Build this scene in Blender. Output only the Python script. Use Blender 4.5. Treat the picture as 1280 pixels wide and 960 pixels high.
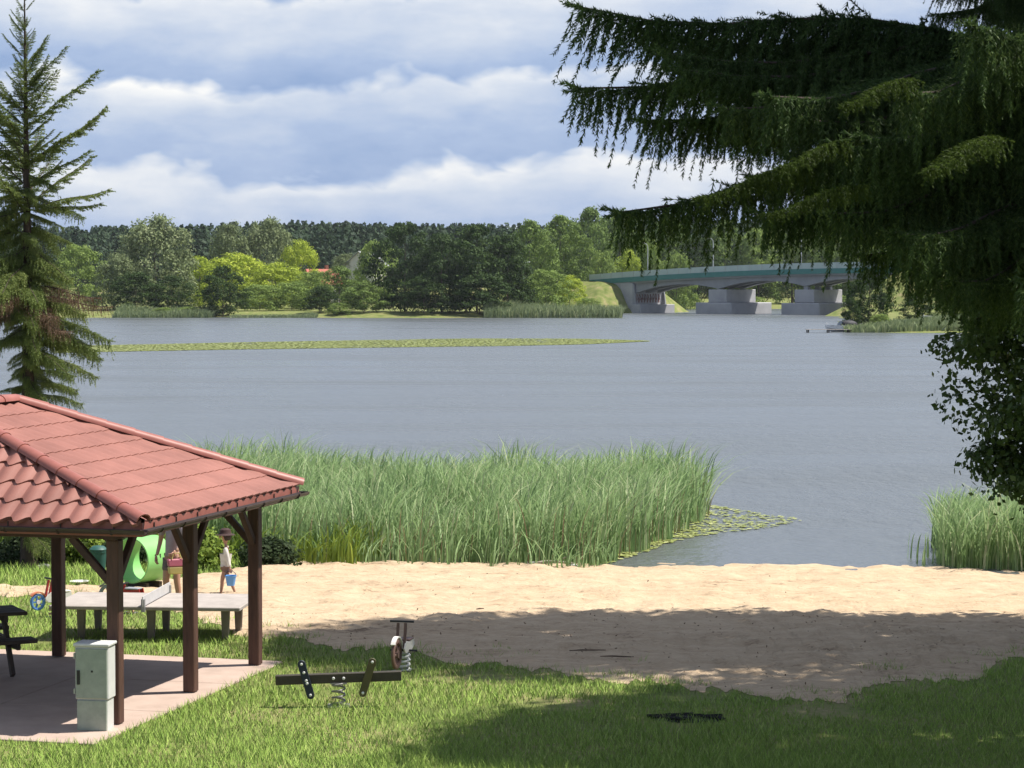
import bpy, bmesh, math, random
import numpy as np
from mathutils import Vector, Matrix
R = math.radians
sc = bpy.context.scene
for o in list(bpy.data.objects): bpy.data.objects.remove(o)
COL = sc.collection

# ------------------------------------------------------------------ camera
F, YH, CAMH = 3000.0, 358.0, 5.0          # focal length and horizon row in pixels of a 1280x960 picture
cd = bpy.data.cameras.new('camera'); cam = bpy.data.objects.new('camera', cd); COL.objects.link(cam)
cd.sensor_width = 36.0; cd.lens = 36.0*F/1280.0; cd.clip_start = 0.5; cd.clip_end = 6000
cam.location = (0, 0, CAMH)
cam.rotation_euler = (R(90) - math.atan((480-YH)/F), 0, 0)
sc.camera = cam

# ------------------------------------------------------------------ sky and sun
SUN_EL = R(60); SUN_H = (0.979, 0.205)     # horizontal direction towards the sun (right, slightly beyond)
SUN_AZ = math.atan2(SUN_H[0], SUN_H[1])
w = bpy.data.worlds.new('World'); sc.world = w; w.use_nodes = True
nt = w.node_tree; nt.nodes.clear()
def N(t, typ, **kw):
    n = t.nodes.new(typ)
    for k, v in kw.items():
        if k.startswith('i_'):
            key = k[2:]; key = int(key) if key.isdigit() else key.replace('_', ' ')
            n.inputs[key].default_value = v
        else: setattr(n, k, v)
    return n
def M2(t, op, a, b=None, c=None, clamp=False):
    n = t.nodes.new('ShaderNodeMath'); n.operation = op; n.use_clamp = clamp
    for i, x in enumerate((a, b, c)):
        if x is None: continue
        if isinstance(x, (int, float)): n.inputs[i].default_value = x
        else: t.links.new(x, n.inputs[i])
    return n.outputs[0]
def ramp(t, fac, stops, interp='LINEAR'):
    n = t.nodes.new('ShaderNodeValToRGB'); n.color_ramp.interpolation = interp
    e = n.color_ramp.elements
    while len(e) < len(stops): e.new(0.5)
    for el, (p, c) in zip(e, stops):
        el.position = p; el.color = (c[0], c[1], c[2], 1)
    t.links.new(fac, n.inputs[0]); return n.outputs[0]
sky = N(nt, 'ShaderNodeTexSky', sky_type='NISHITA', sun_disc=False, sun_elevation=SUN_EL, sun_rotation=SUN_AZ, air_density=1.0, dust_density=1.5)
bg1 = N(nt, 'ShaderNodeBackground', i_Strength=0.075); nt.links.new(sky.outputs[0], bg1.inputs[0])
tc = N(nt, 'ShaderNodeTexCoord'); sx = N(nt, 'ShaderNodeSeparateXYZ'); nt.links.new(tc.outputs['Generated'], sx.inputs[0])
az = M2(nt, 'ARCTAN2', sx.outputs[0], sx.outputs[1]); el = M2(nt, 'ARCSINE', sx.outputs[2])
def wnoise(ka, ke, scale, off, detail=6, rough=0.55):
    cx = N(nt, 'ShaderNodeCombineXYZ')
    nt.links.new(M2(nt, 'MULTIPLY', az, ka), cx.inputs[0]); nt.links.new(M2(nt, 'MULTIPLY', el, ke), cx.inputs[1]); cx.inputs[2].default_value = off
    nn = N(nt, 'ShaderNodeTexNoise', noise_dimensions='3D', i_Scale=scale, i_Detail=detail, i_Roughness=rough)
    nt.links.new(cx.outputs[0], nn.inputs['Vector']); return nn.outputs[0]
def wvor(ka, ke, scale, off):
    cx = N(nt, 'ShaderNodeCombineXYZ')
    wob = M2(nt, 'MULTIPLY', M2(nt, 'SUBTRACT', wnoise(1.0, 1.6, 30.0, off+4, 2), 0.5), 0.03)
    nt.links.new(M2(nt, 'MULTIPLY', M2(nt, 'ADD', az, wob), ka), cx.inputs[0]); nt.links.new(M2(nt, 'MULTIPLY', M2(nt, 'ADD', el, wob), ke), cx.inputs[1]); cx.inputs[2].default_value = off
    v = N(nt, 'ShaderNodeTexVoronoi', feature='F1', i_Scale=scale, i_Detail=2.0, i_Roughness=0.5); v.normalize = True
    nt.links.new(cx.outputs[0], v.inputs['Vector']); return M2(nt, 'SUBTRACT', 1.0, v.outputs['Distance'])
n1 = wnoise(1.0, 3.0, 8.0, 3.7, 5)         # big lumps
n2 = wnoise(1.0, 1.8, 40.0, 8.1, 5, 0.6)   # fine wisps
n3 = wnoise(1.0, 5.0, 5.0, 1.3, 4)         # cover
bl = wvor(1.0, 1.9, 26.0, 2.2)             # cauliflower billows
dis = wnoise(1.0, 0.5, 6.5, 6.4, 4)        # decks rise, sink and break along the horizon
e2 = M2(nt, 'ADD', el, M2(nt, 'ADD', M2(nt, 'MULTIPLY', M2(nt, 'SUBTRACT', dis, 0.5), 0.034), M2(nt, 'ADD', M2(nt, 'MULTIPLY', M2(nt, 'SUBTRACT', bl, 0.72), -0.034), M2(nt, 'MULTIPLY', M2(nt, 'SUBTRACT', n2, 0.5), 0.008))))
# stacked cloud decks seen edge-on: each deck pale along its billowed top, slate towards its base
ph = M2(nt, 'FRACT', M2(nt, 'DIVIDE', M2(nt, 'SUBTRACT', e2, 0.0535), M2(nt, 'ADD', 0.0335, M2(nt, 'MULTIPLY', M2(nt, 'ABSOLUTE', el), 0.03))))
rise = M2(nt, 'POWER', M2(nt, 'DIVIDE', ph, 0.92, clamp=True), 1.1)
fall = M2(nt, 'DIVIDE', M2(nt, 'SUBTRACT', 1.0, ph), 0.17, clamp=True)
deck = M2(nt, 'MULTIPLY', rise, fall)
n4 = wnoise(1.0, 2.2, 15.0, 5.5, 5, 0.6)
amp = M2(nt, 'MULTIPLY', M2(nt, 'SUBTRACT', n3, 0.16), 1.55)
br = M2(nt, 'ADD', M2(nt, 'MULTIPLY', deck, amp), M2(nt, 'ADD', M2(nt, 'MULTIPLY', M2(nt, 'SUBTRACT', n1, 0.5), 0.7), M2(nt, 'ADD', M2(nt, 'MULTIPLY', M2(nt, 'SUBTRACT', bl, 0.72), 0.55), M2(nt, 'ADD', 0.20, M2(nt, 'MULTIPLY', M2(nt, 'SUBTRACT', n4, 0.5), 0.75)))))
ccol = ramp(nt, br, [(0.06, (0.185, 0.262, 0.425)), (0.30, (0.265, 0.335, 0.48)), (0.55, (0.40, 0.445, 0.53)), (0.92, (0.64, 0.635, 0.625))])
bg2 = N(nt, 'ShaderNodeBackground', i_Strength=1.0); nt.links.new(ccol, bg2.inputs[0])
mx = N(nt, 'ShaderNodeMixShader')
# edge-on the decks close up; above the frame blue gaps are added to lower the ambient light
gap = M2(nt, 'MULTIPLY', M2(nt, 'DIVIDE', M2(nt, 'SUBTRACT', el, 0.14), 0.35, clamp=True), M2(nt, 'MULTIPLY', M2(nt, 'SUBTRACT', 0.62, n1), 4.0, clamp=True))
nt.links.new(M2(nt, 'SUBTRACT', 0.92, M2(nt, 'MULTIPLY', gap, 0.9)), mx.inputs[0])
nt.links.new(bg1.outputs[0], mx.inputs[1]); nt.links.new(bg2.outputs[0], mx.inputs[2])
wo = N(nt, 'ShaderNodeOutputWorld'); nt.links.new(mx.outputs[0], wo.inputs[0])
w.cycles.sampling_method = 'MANUAL'; w.cycles.sample_map_resolution = 512
sd = bpy.data.lights.new('sun', 'SUN'); sd.energy = 5.0; sd.angle = R(0.53); sd.color = (1.0, 0.95, 0.87)
sun = bpy.data.objects.new('sun', sd); COL.objects.link(sun); sun.location = (30, 20, 60)
sv = Vector((SUN_H[0]*math.cos(SUN_EL), SUN_H[1]*math.cos(SUN_EL), math.sin(SUN_EL)))
sun.rotation_euler = sv.to_track_quat('Z', 'Y').to_euler()
sc.view_settings.view_transform = 'Standard'; sc.view_settings.look = 'None'
sc.view_settings.exposure = 0.7; sc.view_settings.gamma = 1.0; sc.view_settings.use_curve_mapping = False
sc.cycles.max_bounces = 8; sc.cycles.transparent_max_bounces = 8

# ------------------------------------------------------------------ materials
MATS = {}
def mat(name, col, rough=0.7, col2=None, nscale=3.0, bump=0.0, bscale=None, metal=0.0, stretch=(1, 1, 1), spec=0.4, detail=6):
    if name in MATS: return MATS[name]
    m = bpy.data.materials.new(name); m.use_nodes = True; t = m.node_tree; b = t.nodes['Principled BSDF']
    b.inputs['Roughness'].default_value = rough; b.inputs['Metallic'].default_value = metal
    b.inputs['Specular IOR Level'].default_value = spec
    col2 = col2 or tuple(c*0.78 for c in col)
    c = N(t, 'ShaderNodeTexCoord'); mp = N(t, 'ShaderNodeMapping'); mp.inputs['Scale'].default_value = stretch
    t.links.new(c.outputs['Object'], mp.inputs[0])
    n = N(t, 'ShaderNodeTexNoise', i_Scale=nscale, i_Detail=detail, i_Roughness=0.6); t.links.new(mp.outputs[0], n.inputs['Vector'])
    o = ramp(t, n.outputs[0], [(0.3, col2), (0.7, col)]); t.links.new(o, b.inputs['Base Color'])
    if bump:
        n2 = N(t, 'ShaderNodeTexNoise', i_Scale=bscale or nscale*4, i_Detail=5); t.links.new(mp.outputs[0], n2.inputs['Vector'])
        bp = N(t, 'ShaderNodeBump', i_Strength=bump, i_Distance=0.02); t.links.new(n2.outputs[0], bp.inputs['Height']); t.links.new(bp.outputs[0], b.inputs['Normal'])
    MATS[name] = m; return m
def leafmat(name, c1, c2, c3=None, trans=0.35, rough=0.6, up=0.0):
    """foliage: colour varies from leaf to leaf and from plant to plant; part of the light passes through"""
    if name in MATS: return MATS[name]
    m = bpy.data.materials.new(name); m.use_nodes = True; t = m.node_tree; t.nodes.clear()
    g = N(t, 'ShaderNodeNewGeometry'); oi = N(t, 'ShaderNodeObjectInfo')
    f = M2(t, 'ADD', M2(t, 'MULTIPLY', g.outputs['Random Per Island'], 0.8), M2(t, 'MULTIPLY', oi.outputs['Random'], 0.2))
    c = ramp(t, f, [(0.0, c1), (0.8, c2), (1.0, c3 or c2)])
    d = N(t, 'ShaderNodeBsdfPrincipled', i_Roughness=rough); d.inputs['Specular IOR Level'].default_value = 0.09
    if up:      # thin blades: light them as the sward they form
        vm = N(t, 'ShaderNodeVectorMath', operation='ADD'); t.links.new(g.outputs['Normal'], vm.inputs[0]); vm.inputs[1].default_value = (0, 0, up)
        vn = N(t, 'ShaderNodeVectorMath', operation='NORMALIZE'); t.links.new(vm.outputs[0], vn.inputs[0]); t.links.new(vn.outputs[0], d.inputs['Normal'])
    tr = N(t, 'ShaderNodeBsdfTranslucent'); t.links.new(c, d.inputs['Base Color']); t.links.new(c, tr.inputs[0])
    ms = N(t, 'ShaderNodeMixShader'); ms.inputs[0].default_value = trans
    t.links.new(d.outputs[0], ms.inputs[1]); t.links.new(tr.outputs[0], ms.inputs[2])
    o = N(t, 'ShaderNodeOutputMaterial'); t.links.new(ms.outputs[0], o.inputs[0])
    MATS[name] = m; return m

# ------------------------------------------------------------------ mesh helpers
def link(o, parent=None):
    COL.objects.link(o)
    if parent is not None: o.parent = parent
    return o
def tag(o, label=None, cat=None, group=None, kind=None):
    if label: o['label'] = label
    if cat: o['category'] = cat
    if group: o['group'] = group
    if kind: o['kind'] = kind
    return o
def empty(name, loc, rz=0.0):
    o = bpy.data.objects.new(name, None); o.empty_display_size = 0.2; o.location = loc; o.rotation_euler = (0, 0, rz)
    return link(o)
def np_mesh(name, V, Fc, m=None, smooth=False):
    V = np.asarray(V, np.float32); Fc = np.asarray(Fc, np.int32); k = Fc.shape[1]
    me = bpy.data.meshes.new(name); me.vertices.add(len(V)); me.vertices.foreach_set('co', V.ravel())
    me.loops.add(Fc.size); me.loops.foreach_set('vertex_index', Fc.ravel())
    me.polygons.add(len(Fc)); me.polygons.foreach_set('loop_start', np.arange(0, Fc.size, k, dtype=np.int32))
    me.polygons.foreach_set('loop_total', np.full(len(Fc), k, np.int32))
    if smooth: me.polygons.foreach_set('use_smooth', np.ones(len(Fc), bool))
    me.update(calc_edges=True); me.validate()
    if m: me.materials.append(m)
    return me
def obj(name, me, parent=None): return link(bpy.data.objects.new(name, me), parent)
class MB:
    """collects boxes, tubes, lathes and prisms into ONE mesh"""
    def __init__(s): s.v = []; s.f = []
    def add(s, vs, fs):
        o = len(s.v); s.v += [tuple(v) for v in vs]; s.f += [tuple(i+o for i in f) for f in fs]; return s
    def box(s, c, d, rot=None):
        vs = []
        for x in (-1, 1):
            for y in (-1, 1):
                for z in (-1, 1):
                    p = Vector((x*d[0]/2, y*d[1]/2, z*d[2]/2))
                    if rot is not None: p = rot @ p
                    vs.append(p + Vector(c))
        return s.add(vs, [(0, 1, 3, 2), (4, 6, 7, 5), (0, 4, 5, 1), (2, 3, 7, 6), (0, 2, 6, 4), (1, 5, 7, 3)])
    def bar(s, a, b, wd, th):
        a = Vector(a); b = Vector(b); d = b-a; q = d.to_track_quat('Z', 'Y').to_matrix()
        return s.box((a+b)/2, (wd, th, d.length), q)
    def tube(s, pts, rad, n=8, cap=True):
        pts = [Vector(p) for p in pts]
        if not hasattr(rad, '__len__'): rad = [rad]*len(pts)
        vs = []; fs = []; up = None
        for i, p in enumerate(pts):
            t = (pts[min(i+1, len(pts)-1)] - pts[max(i-1, 0)]).normalized()
            if up is None: up = t.orthogonal().normalized()
            up = (up - t*up.dot(t)).normalized(); sd_ = t.cross(up)
            for k in range(n):
                a = 2*math.pi*k/n; vs.append(p + (up*math.cos(a) + sd_*math.sin(a))*rad[i])
        for i in range(len(pts)-1):
            for k in range(n):
                fs.append((i*n+k, i*n+(k+1) % n, (i+1)*n+(k+1) % n, (i+1)*n+k))
        if cap: fs.append(tuple(range(n-1, -1, -1))); fs.append(tuple((len(pts)-1)*n+k for k in range(n)))
        return s.add(vs, fs)
    def lathe(s, prof, n=16, c=(0, 0, 0), rot=None):
        vs = []; fs = []; c = Vector(c)
        for r, z in prof:
            for k in range(n):
                p = Vector((r*math.cos(2*math.pi*k/n), r*math.sin(2*math.pi*k/n), z))
                if rot is not None: p = rot @ p
                vs.append(p+c)
        for i in range(len(prof)-1):
            for k in range(n): fs.append((i*n+k, i*n+(k+1) % n, (i+1)*n+(k+1) % n, (i+1)*n+k))
        return s.add(vs, fs)
    def prism(s, poly, axis_from, axis_to):
        """poly: list of 3D points; extruded along (to-from)"""
        d = Vector(axis_to)-Vector(axis_from); n = len(poly)
        vs = [Vector(p) for p in poly] + [Vector(p)+d for p in poly]
        fs = [tuple(range(n-1, -1, -1)), tuple(range(n, 2*n))] + [(i, (i+1) % n, n+(i+1) % n, n+i) for i in range(n)]
        return s.add(vs, fs)
    def ball(s, c, r, nu=10, nv=7):
        if not hasattr(r, '__len__'): r = (r, r, r)
        vs = []; fs = []
        for j in range(nv+1):
            th = math.pi*j/nv
            for i in range(nu):
                a = 2*math.pi*i/nu
                vs.append((c[0]+r[0]*math.sin(th)*math.cos(a), c[1]+r[1]*math.sin(th)*math.sin(a), c[2]+r[2]*math.cos(th)))
        for j in range(nv):
            for i in range(nu): fs.append((j*nu+i, (j+1)*nu+i, (j+1)*nu+(i+1) % nu, j*nu+(i+1) % nu))
        return s.add(vs, fs)
    def mesh(s, name, m, bevel=0.0, smooth=False):
        me = bpy.data.meshes.new(name); me.from_pydata(s.v, [], s.f)
        bm = bmesh.new(); bm.from_mesh(me)
        bmesh.ops.remove_doubles(bm, verts=bm.verts, dist=1e-6)
        bmesh.ops.recalc_face_normals(bm, faces=bm.faces)
        if bevel: bmesh.ops.bevel(bm, geom=bm.edges[:], offset=bevel, segments=1, affect='EDGES', clamp_overlap=True)
        bm.to_mesh(me); bm.free()
        if smooth:
            for p in me.polygons: p.use_smooth = True
            try: me.set_sharp_from_angle(angle=R(40))
            except Exception: pass
        me.materials.append(m); return me
    def build(s, name, m, parent=None, bevel=0.0, smooth=False): return obj(name, s.mesh(name, m, bevel, smooth), parent)

def vnoise(x, y, seed=0):
    """smooth value noise, numpy"""
    xi = np.floor(x).astype(int); yi = np.floor(y).astype(int); fx = x-xi; fy = y-yi
    def h(a, b):
        v = np.sin(a*127.1 + b*311.7 + seed*74.7)*43758.5453
        return v - np.floor(v)
    sx_ = fx*fx*(3-2*fx); sy_ = fy*fy*(3-2*fy)
    return (h(xi, yi)*(1-sx_)+h(xi+1, yi)*sx_)*(1-sy_) + (h(xi, yi+1)*(1-sx_)+h(xi+1, yi+1)*sx_)*sy_
def sstep(a, b, x): t = np.clip((x-a)/(b-a), 0, 1); return t*t*(3-2*t)

# ------------------------------------------------------------------ terrain
WATER = -0.6
_pts = [(-900, 684), (-400, 688), (0, 691), (200, 699), (330, 704), (500, 706), (740, 711), (1000, 713.5), (1200, 717), (1280, 720), (1500, 726), (2200, 735)]
_D = [F*(CAMH-WATER)/(y-YH) for x, y in _pts]; _X = [(x-640)/F*d for (x, y), d in zip(_pts, _D)]
def shore(X): return np.interp(X, _X, _D)
BA = np.array((18.7, 510.0)); BD = np.array((0.76, -0.65)); BN = np.array((0.65, 0.76)); BEND = 74.0
def bridge_top(s): return 9.8 - 2.1*((70-s)/70.0)**2
def terrain(X, D):
    X = np.asarray(X, float); D = np.asarray(D, float)
    near = shore(X)-D
    q = (14-near)/14; q = 0.5*(q+np.sqrt(q*q+0.004))
    hn = np.clip(-0.6*q, -3.0, 0) + 0.03*(vnoise(X*0.6, D*0.6, 3)-0.5)*sstep(0.5, 3, near)
    ds = 431 + 170*sstep(14, 25, X + 0.02*(D-500)) + 5*np.sin(X*0.09)
    sfar = D - ds
    srt = np.minimum((X-0.1395*D)*1.0 + 1.5*np.sin(D*0.12), D-291 - 2.0*np.sin(X*0.21))
    sd_ = np.maximum(sfar, srt)
    hf = -0.6 + np.clip(sd_*0.10, -2.4, 0.9) + 0.5*sstep(10, 60, sd_)
    hf = hf + sstep(640, 1000, D)*(10+5*vnoise(X*0.004+7, D*0.004, 5)) + sstep(1000, 2400, D)*8
    s = (X-BA[0])*BD[0]+(D-BA[1])*BD[1]; t = (X-BA[0])*BN[0]+(D-BA[1])*BN[1]
    road = np.where(s < 8, bridge_top(np.clip(s, -25, 0))-1.3, bridge_top(70)-1.3)
    lat = np.maximum(0, np.abs(t-5.5)-6.5)/1.7
    endf = np.where(s < 8, np.maximum(0, s-4)*1.4, np.maximum(0, BEND-s)*1.4)
    emb = road - np.maximum(lat, endf)
    emb = np.where((s < 8) | (s > BEND-8), emb, -9)
    hf = np.maximum(hf, np.where(D > 300, emb, -9))
    return np.where(D < 150, hn, hf)
def tz(x, d): return float(terrain(np.array([x]), np.array([d]))[0])
def PX(x, y, D): return Vector(((x-640)/F*D, D, CAMH-(y-YH)/F*D))
def GD(x, y):
    """where the ray through pixel (x, y) meets the ground"""
    d = 20.0
    for _ in range(40):
        d = 0.5*d + 0.5*F*(CAMH-tz((x-640)/F*d, d))/(y-YH)
    return Vector(((x-640)/F*d, d, tz((x-640)/F*d, d)))

def grid_obj(name, Xs, Ds, Z, m):
    nx, nd = len(Xs), len(Ds); XX, DD = np.meshgrid(Xs, Ds)
    V = np.stack([XX.ravel(), DD.ravel(), Z.ravel()], 1)
    i = (np.arange(nd-1)[:, None]*nx + np.arange(nx-1)[None, :]).ravel()
    return obj(name, np_mesh(name, V, np.stack([i, i+1, i+nx+1, i+nx], 1), m, True))
def axis(*segs):
    out = []
    for a, b, st in segs: out += list(np.arange(a, b, st))
    return np.array(out)
Xs = axis((-1400, -160, 80), (-160, -18, 5), (-18, 18, 0.4), (18, 160, 5), (160, 1500, 80))
Ds = axis((-60, 20, 4), (20, 64, 0.4), (64, 280, 12), (280, 660, 4), (660, 2900, 60))
XX, DD = np.meshgrid(Xs, Ds)

def ground_mat():
    m = bpy.data.materials.new('lawn_soil'); m.use_nodes = True; t = m.node_tree; b = t.nodes['Principled BSDF']
    b.inputs['Roughness'].default_value = 0.9; b.inputs['Specular IOR Level'].default_value = 0.1
    c = N(t, 'ShaderNodeTexCoord')
    a = N(t, 'ShaderNodeTexNoise', i_Scale=0.7, i_Detail=5); a2 = N(t, 'ShaderNodeTexNoise', i_Scale=9.0, i_Detail=6, i_Roughness=0.7)
    for n in (a, a2): t.links.new(c.outputs['Object'], n.inputs['Vector'])
    f = M2(t, 'ADD', M2(t, 'MULTIPLY', a.outputs[0], 0.6), M2(t, 'MULTIPLY', a2.outputs[0], 0.4))
    o = ramp(t, f, [(0.36, (0.095, 0.125, 0.032)), (0.5, (0.155, 0.18, 0.055)), (0.60, (0.22, 0.20, 0.09)), (0.68, (0.32, 0.255, 0.16))])
    t.links.new(o, b.inputs['Base Color'])
    bp = N(t, 'ShaderNodeBump', i_Strength=0.6, i_Distance=0.03); t.links.new(a2.outputs[0], bp.inputs['Height']); t.links.new(bp.outputs[0], b.inputs['Normal'])
    return m
g = grid_obj('ground', Xs, Ds, terrain(XX, DD), ground_mat()); tag(g, 'grassy ground and lake bed reaching to the far hills', 'ground', kind='structure')

# water -------------------------------------------------------------
def water_mat():
    m = bpy.data.materials.new('lake_water'); m.use_nodes = True; t = m.node_tree; b = t.nodes['Principled BSDF']
    b.inputs['Base Color'].default_value = (0.10, 0.11, 0.115, 1); b.inputs['IOR'].default_value = 1.333
    b.inputs['Specular IOR Level'].default_value = 0.5
    c = N(t, 'ShaderNodeTexCoord'); mp = N(t, 'ShaderNodeMapping'); mp.inputs['Scale'].default_value = (1.0, 0.55, 1); t.links.new(c.outputs['Object'], mp.inputs[0])
    n1 = N(t, 'ShaderNodeTexNoise', i_Scale=1.4, i_Detail=6, i_Roughness=0.62); n2 = N(t, 'ShaderNodeTexNoise', i_Scale=0.07, i_Detail=5); n3 = N(t, 'ShaderNodeTexNoise', i_Scale=6.0, i_Detail=3)
    for n in (n1, n3): t.links.new(mp.outputs[0], n.inputs['Vector'])
    mp2 = N(t, 'ShaderNodeMapping'); mp2.inputs['Scale'].default_value = (0.5, 1.6, 1); t.links.new(c.outputs['Object'], mp2.inputs[0]); t.links.new(mp2.outputs[0], n2.inputs['Vector'])
    # wind lanes: ruffled and smoother stretches
    st = M2(t, 'ADD', 0.1, M2(t, 'MULTIPLY', n2.outputs[0], 1.3))
    h = M2(t, 'ADD', n1.outputs[0], M2(t, 'MULTIPLY', n3.outputs[0], 0.25))
    bp = N(t, 'ShaderNodeBump', i_Distance=0.22); t.links.new(st, bp.inputs['Strength']); t.links.new(h, bp.inputs['Height']); t.links.new(bp.outputs[0], b.inputs['Normal'])
    t.links.new(M2(t, 'ADD', 0.05, M2(t, 'MULTIPLY', n2.outputs[0], 0.42)), b.inputs['Roughness'])
    return m
wx = axis((-1400, 1500, 145)); wd = axis((36, 140, 13), (140, 900, 38))
W_ = np.full((len(wd), len(wx)), WATER)
wt = grid_obj('lake_water', wx, wd, W_, water_mat()); tag(wt, 'wind-ruffled grey lake water', 'water', kind='structure')

# beach -------------------------------------------------------------
def sand_mat():
    m = bpy.data.materials.new('beach_sand'); m.use_nodes = True; t = m.node_tree; b = t.nodes['Principled BSDF']
    b.inputs['Roughness'].default_value = 0.95; b.inputs['Specular IOR Level'].default_value = 0.1
    c = N(t, 'ShaderNodeTexCoord'); mp = N(t, 'ShaderNodeMapping'); mp.inputs['Scale'].default_value = (0.7, 1.6, 1); t.links.new(c.outputs['Object'], mp.inputs[0])
    a = N(t, 'ShaderNodeTexNoise', i_Scale=2.2, i_Detail=8, i_Roughness=0.65); d = N(t, 'ShaderNodeTexNoise', i_Scale=14.0, i_Detail=4); e = N(t, 'ShaderNodeTexNoise', i_Scale=0.35, i_Detail=3)
    for n in (a, d, e): t.links.new(mp.outputs[0], n.inputs['Vector'])
    f = M2(t, 'ADD', M2(t, 'MULTIPLY', a.outputs[0], 0.55), M2(t, 'ADD', M2(t, 'MULTIPLY', d.outputs[0], 0.25), M2(t, 'MULTIPLY', e.outputs[0], 0.2)))
    o = ramp(t, f, [(0.36, (0.20, 0.14, 0.09)), (0.43, (0.43, 0.32, 0.21)), (0.6, (0.53, 0.41, 0.28))]); t.links.new(o, b.inputs['Base Color'])
    hh = M2(t, 'ADD', a.outputs[0], M2(t, 'MULTIPLY', d.outputs[0], 0.5))
    bp = N(t, 'ShaderNodeBump', i_Strength=0.8, i_Distance=0.10); t.links.new(hh, bp.inputs['Height']); t.links.new(bp.outputs[0], b.inputs['Normal'])
    return m
_b = [(-80, 751), (60, 748), (140, 750), (200, 757), (245, 772), (290, 795), (340, 803), (420, 809), (520, 824), (620, 834), (700, 841), (780, 853), (850, 864), (930, 868), (985, 874), (1030, 880), (1070, 876), (1110, 863), (1160, 855), (1220, 846), (1260, 832), (1320, 815), (1480, 800)]
_b = sorted([tuple(GD(x, y)[:2]) for x, y in _b]); _bX = [p[0] for p in _b]; _bD = [p[1] for p in _b]
_a = [(-80, 737), (100, 735), (200, 728), (270, 718), (318, 709)]
_a = sorted([tuple(GD(x, y)[:2]) for x, y in _a]); _aX = [p[0] for p in _a]; _aD = [p[1] for p in _a]
def beach_near(X): return np.interp(X, _bX, _bD) + 0.7*(vnoise(X*1.7, X*0, 1)-0.5) + 0.5*(vnoise(X*4.3, X*0, 2)-0.5) + 0.35*(vnoise(X*11, X*0, 3)-0.5) + 0.25*(vnoise(X*24, X*0, 4)-0.5)
def beach_far(X): return np.where(X < _aX[-1], np.interp(X, _aX, _aD), shore(X)+2.0) + 0.2*(vnoise(X*3, X*0+5, 1)-0.5)
bx = np.arange(-9.5, 13, 0.03); tt = np.linspace(0, 1, 90)
bn, bf = beach_near(bx), beach_far(bx)
BXX = np.repeat(bx[None, :], len(tt), 0); BDD = bn[None, :] + (bf-bn)[None, :]*tt[:, None]
bump = 0.085*(vnoise(BXX*2.0, BDD*2.6, 11)-0.5) + 0.065*(vnoise(BXX*4.3, BDD*5.5, 12)-0.5)
edge = np.minimum(1, np.minimum(tt, 1-tt)*12)[:, None]
BZ = terrain(BXX, BDD) + 0.006 + np.maximum(bump, -0.004-0.03)*edge + 0.03*edge
V = np.stack([BXX.ravel(), BDD.ravel(), BZ.ravel()], 1); nx = len(bx)
i = (np.arange(len(tt)-1)[:, None]*nx + np.arange(nx-1)[None, :]).ravel()
tag(obj('beach', np_mesh('beach', V, np.stack([i, i+1, i+nx+1, i+nx], 1), sand_mat(), True)), 'pale trampled sand beach along the lake', 'beach', kind='structure')
# ------------------------------------------------------------------ materials of built things
M_TILE = mat('red_metal_tile', (0.31, 0.128, 0.10), 0.65, (0.20, 0.078, 0.06), 1.3, 0.08, 60)
M_CAP = mat('red_ridge_metal', (0.33, 0.12, 0.095), 0.45, (0.25, 0.085, 0.065), 5)
M_WOOD = mat('brown_stained_timber', (0.115, 0.055, 0.038), 0.6, (0.06, 0.028, 0.02), 5, 0.3, 24, stretch=(6, 6, 0.7))
M_WOODH = mat('brown_stained_beam', (0.085, 0.042, 0.03), 0.65, (0.045, 0.022, 0.016), 5, 0.3, 24)
M_GUT = mat('dark_brown_gutter', (0.06, 0.042, 0.036), 0.4, (0.04, 0.028, 0.024), 6)
M_SLAB = mat('pinkish_concrete', (0.46, 0.35, 0.29), 0.85, (0.36, 0.27, 0.22), 2.2, 0.15, 40)
M_GALV = mat('galvanised_steel', (0.45, 0.46, 0.47), 0.4, (0.3, 0.31, 0.32), 12, metal=0.7)

# ------------------------------------------------------------------ pavilion
TH = math.atan((1440-640)/F); cu, su = math.cos(TH), math.sin(TH)
u0, v0 = 27.415, -14.19
PC = (u0*su+v0*cu, u0*cu-v0*su)
pav = empty('pavilion', (PC[0], PC[1], 0.02), -TH)
tag(pav, 'open timber picnic pavilion with a red tiled hip roof beside the lawn', 'pavilion')
EX, EY, RY, ZE, ZR = 3.26, 2.565, 0.885, 2.34, 3.48
PXs, PYs = 2.82, (-2.31, -0.1, 2.10)
posts = [(sx_*PXs, y) for sx_ in (1, -1) for y in PYs] + [(0, PYs[0]), (0, PYs[2])]
pm = MB().box((0, 0, 1.05), (0.15, 0.15, 2.10)).mesh('post', M_WOOD, 0.012)
sm = MB().box((0, 0, -0.008), (0.10, 0.10, 0.03)).mesh('post_shoe', M_GALV)
for px_, py_ in posts:
    o = obj('post', pm, pav); o.location = (px_, py_, 0.005); s_ = obj('post_shoe', sm, o)
def beam(a, b, wd=0.14, th=0.2): return MB().bar(a, b, wd, th).build('beam', M_WOODH, pav, 0.01)
zb = 2.205
for sx_ in (1, -1): MB().box((sx_*PXs, -0.1, zb), (0.146, 4.75, 0.19)).build('beam', M_WOODH, pav, 0.01)
for y in (PYs[0], PYs[2]): MB().box((0, y, zb), (2*PXs-0.15, 0.14, 0.186)).build('beam', M_WOODH, pav, 0.01)
MB().box((0, -0.1, zb+0.0), (2*PXs-0.15, 0.13, 0.18)).build('beam', M_WOODH, pav, 0.01)
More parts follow.
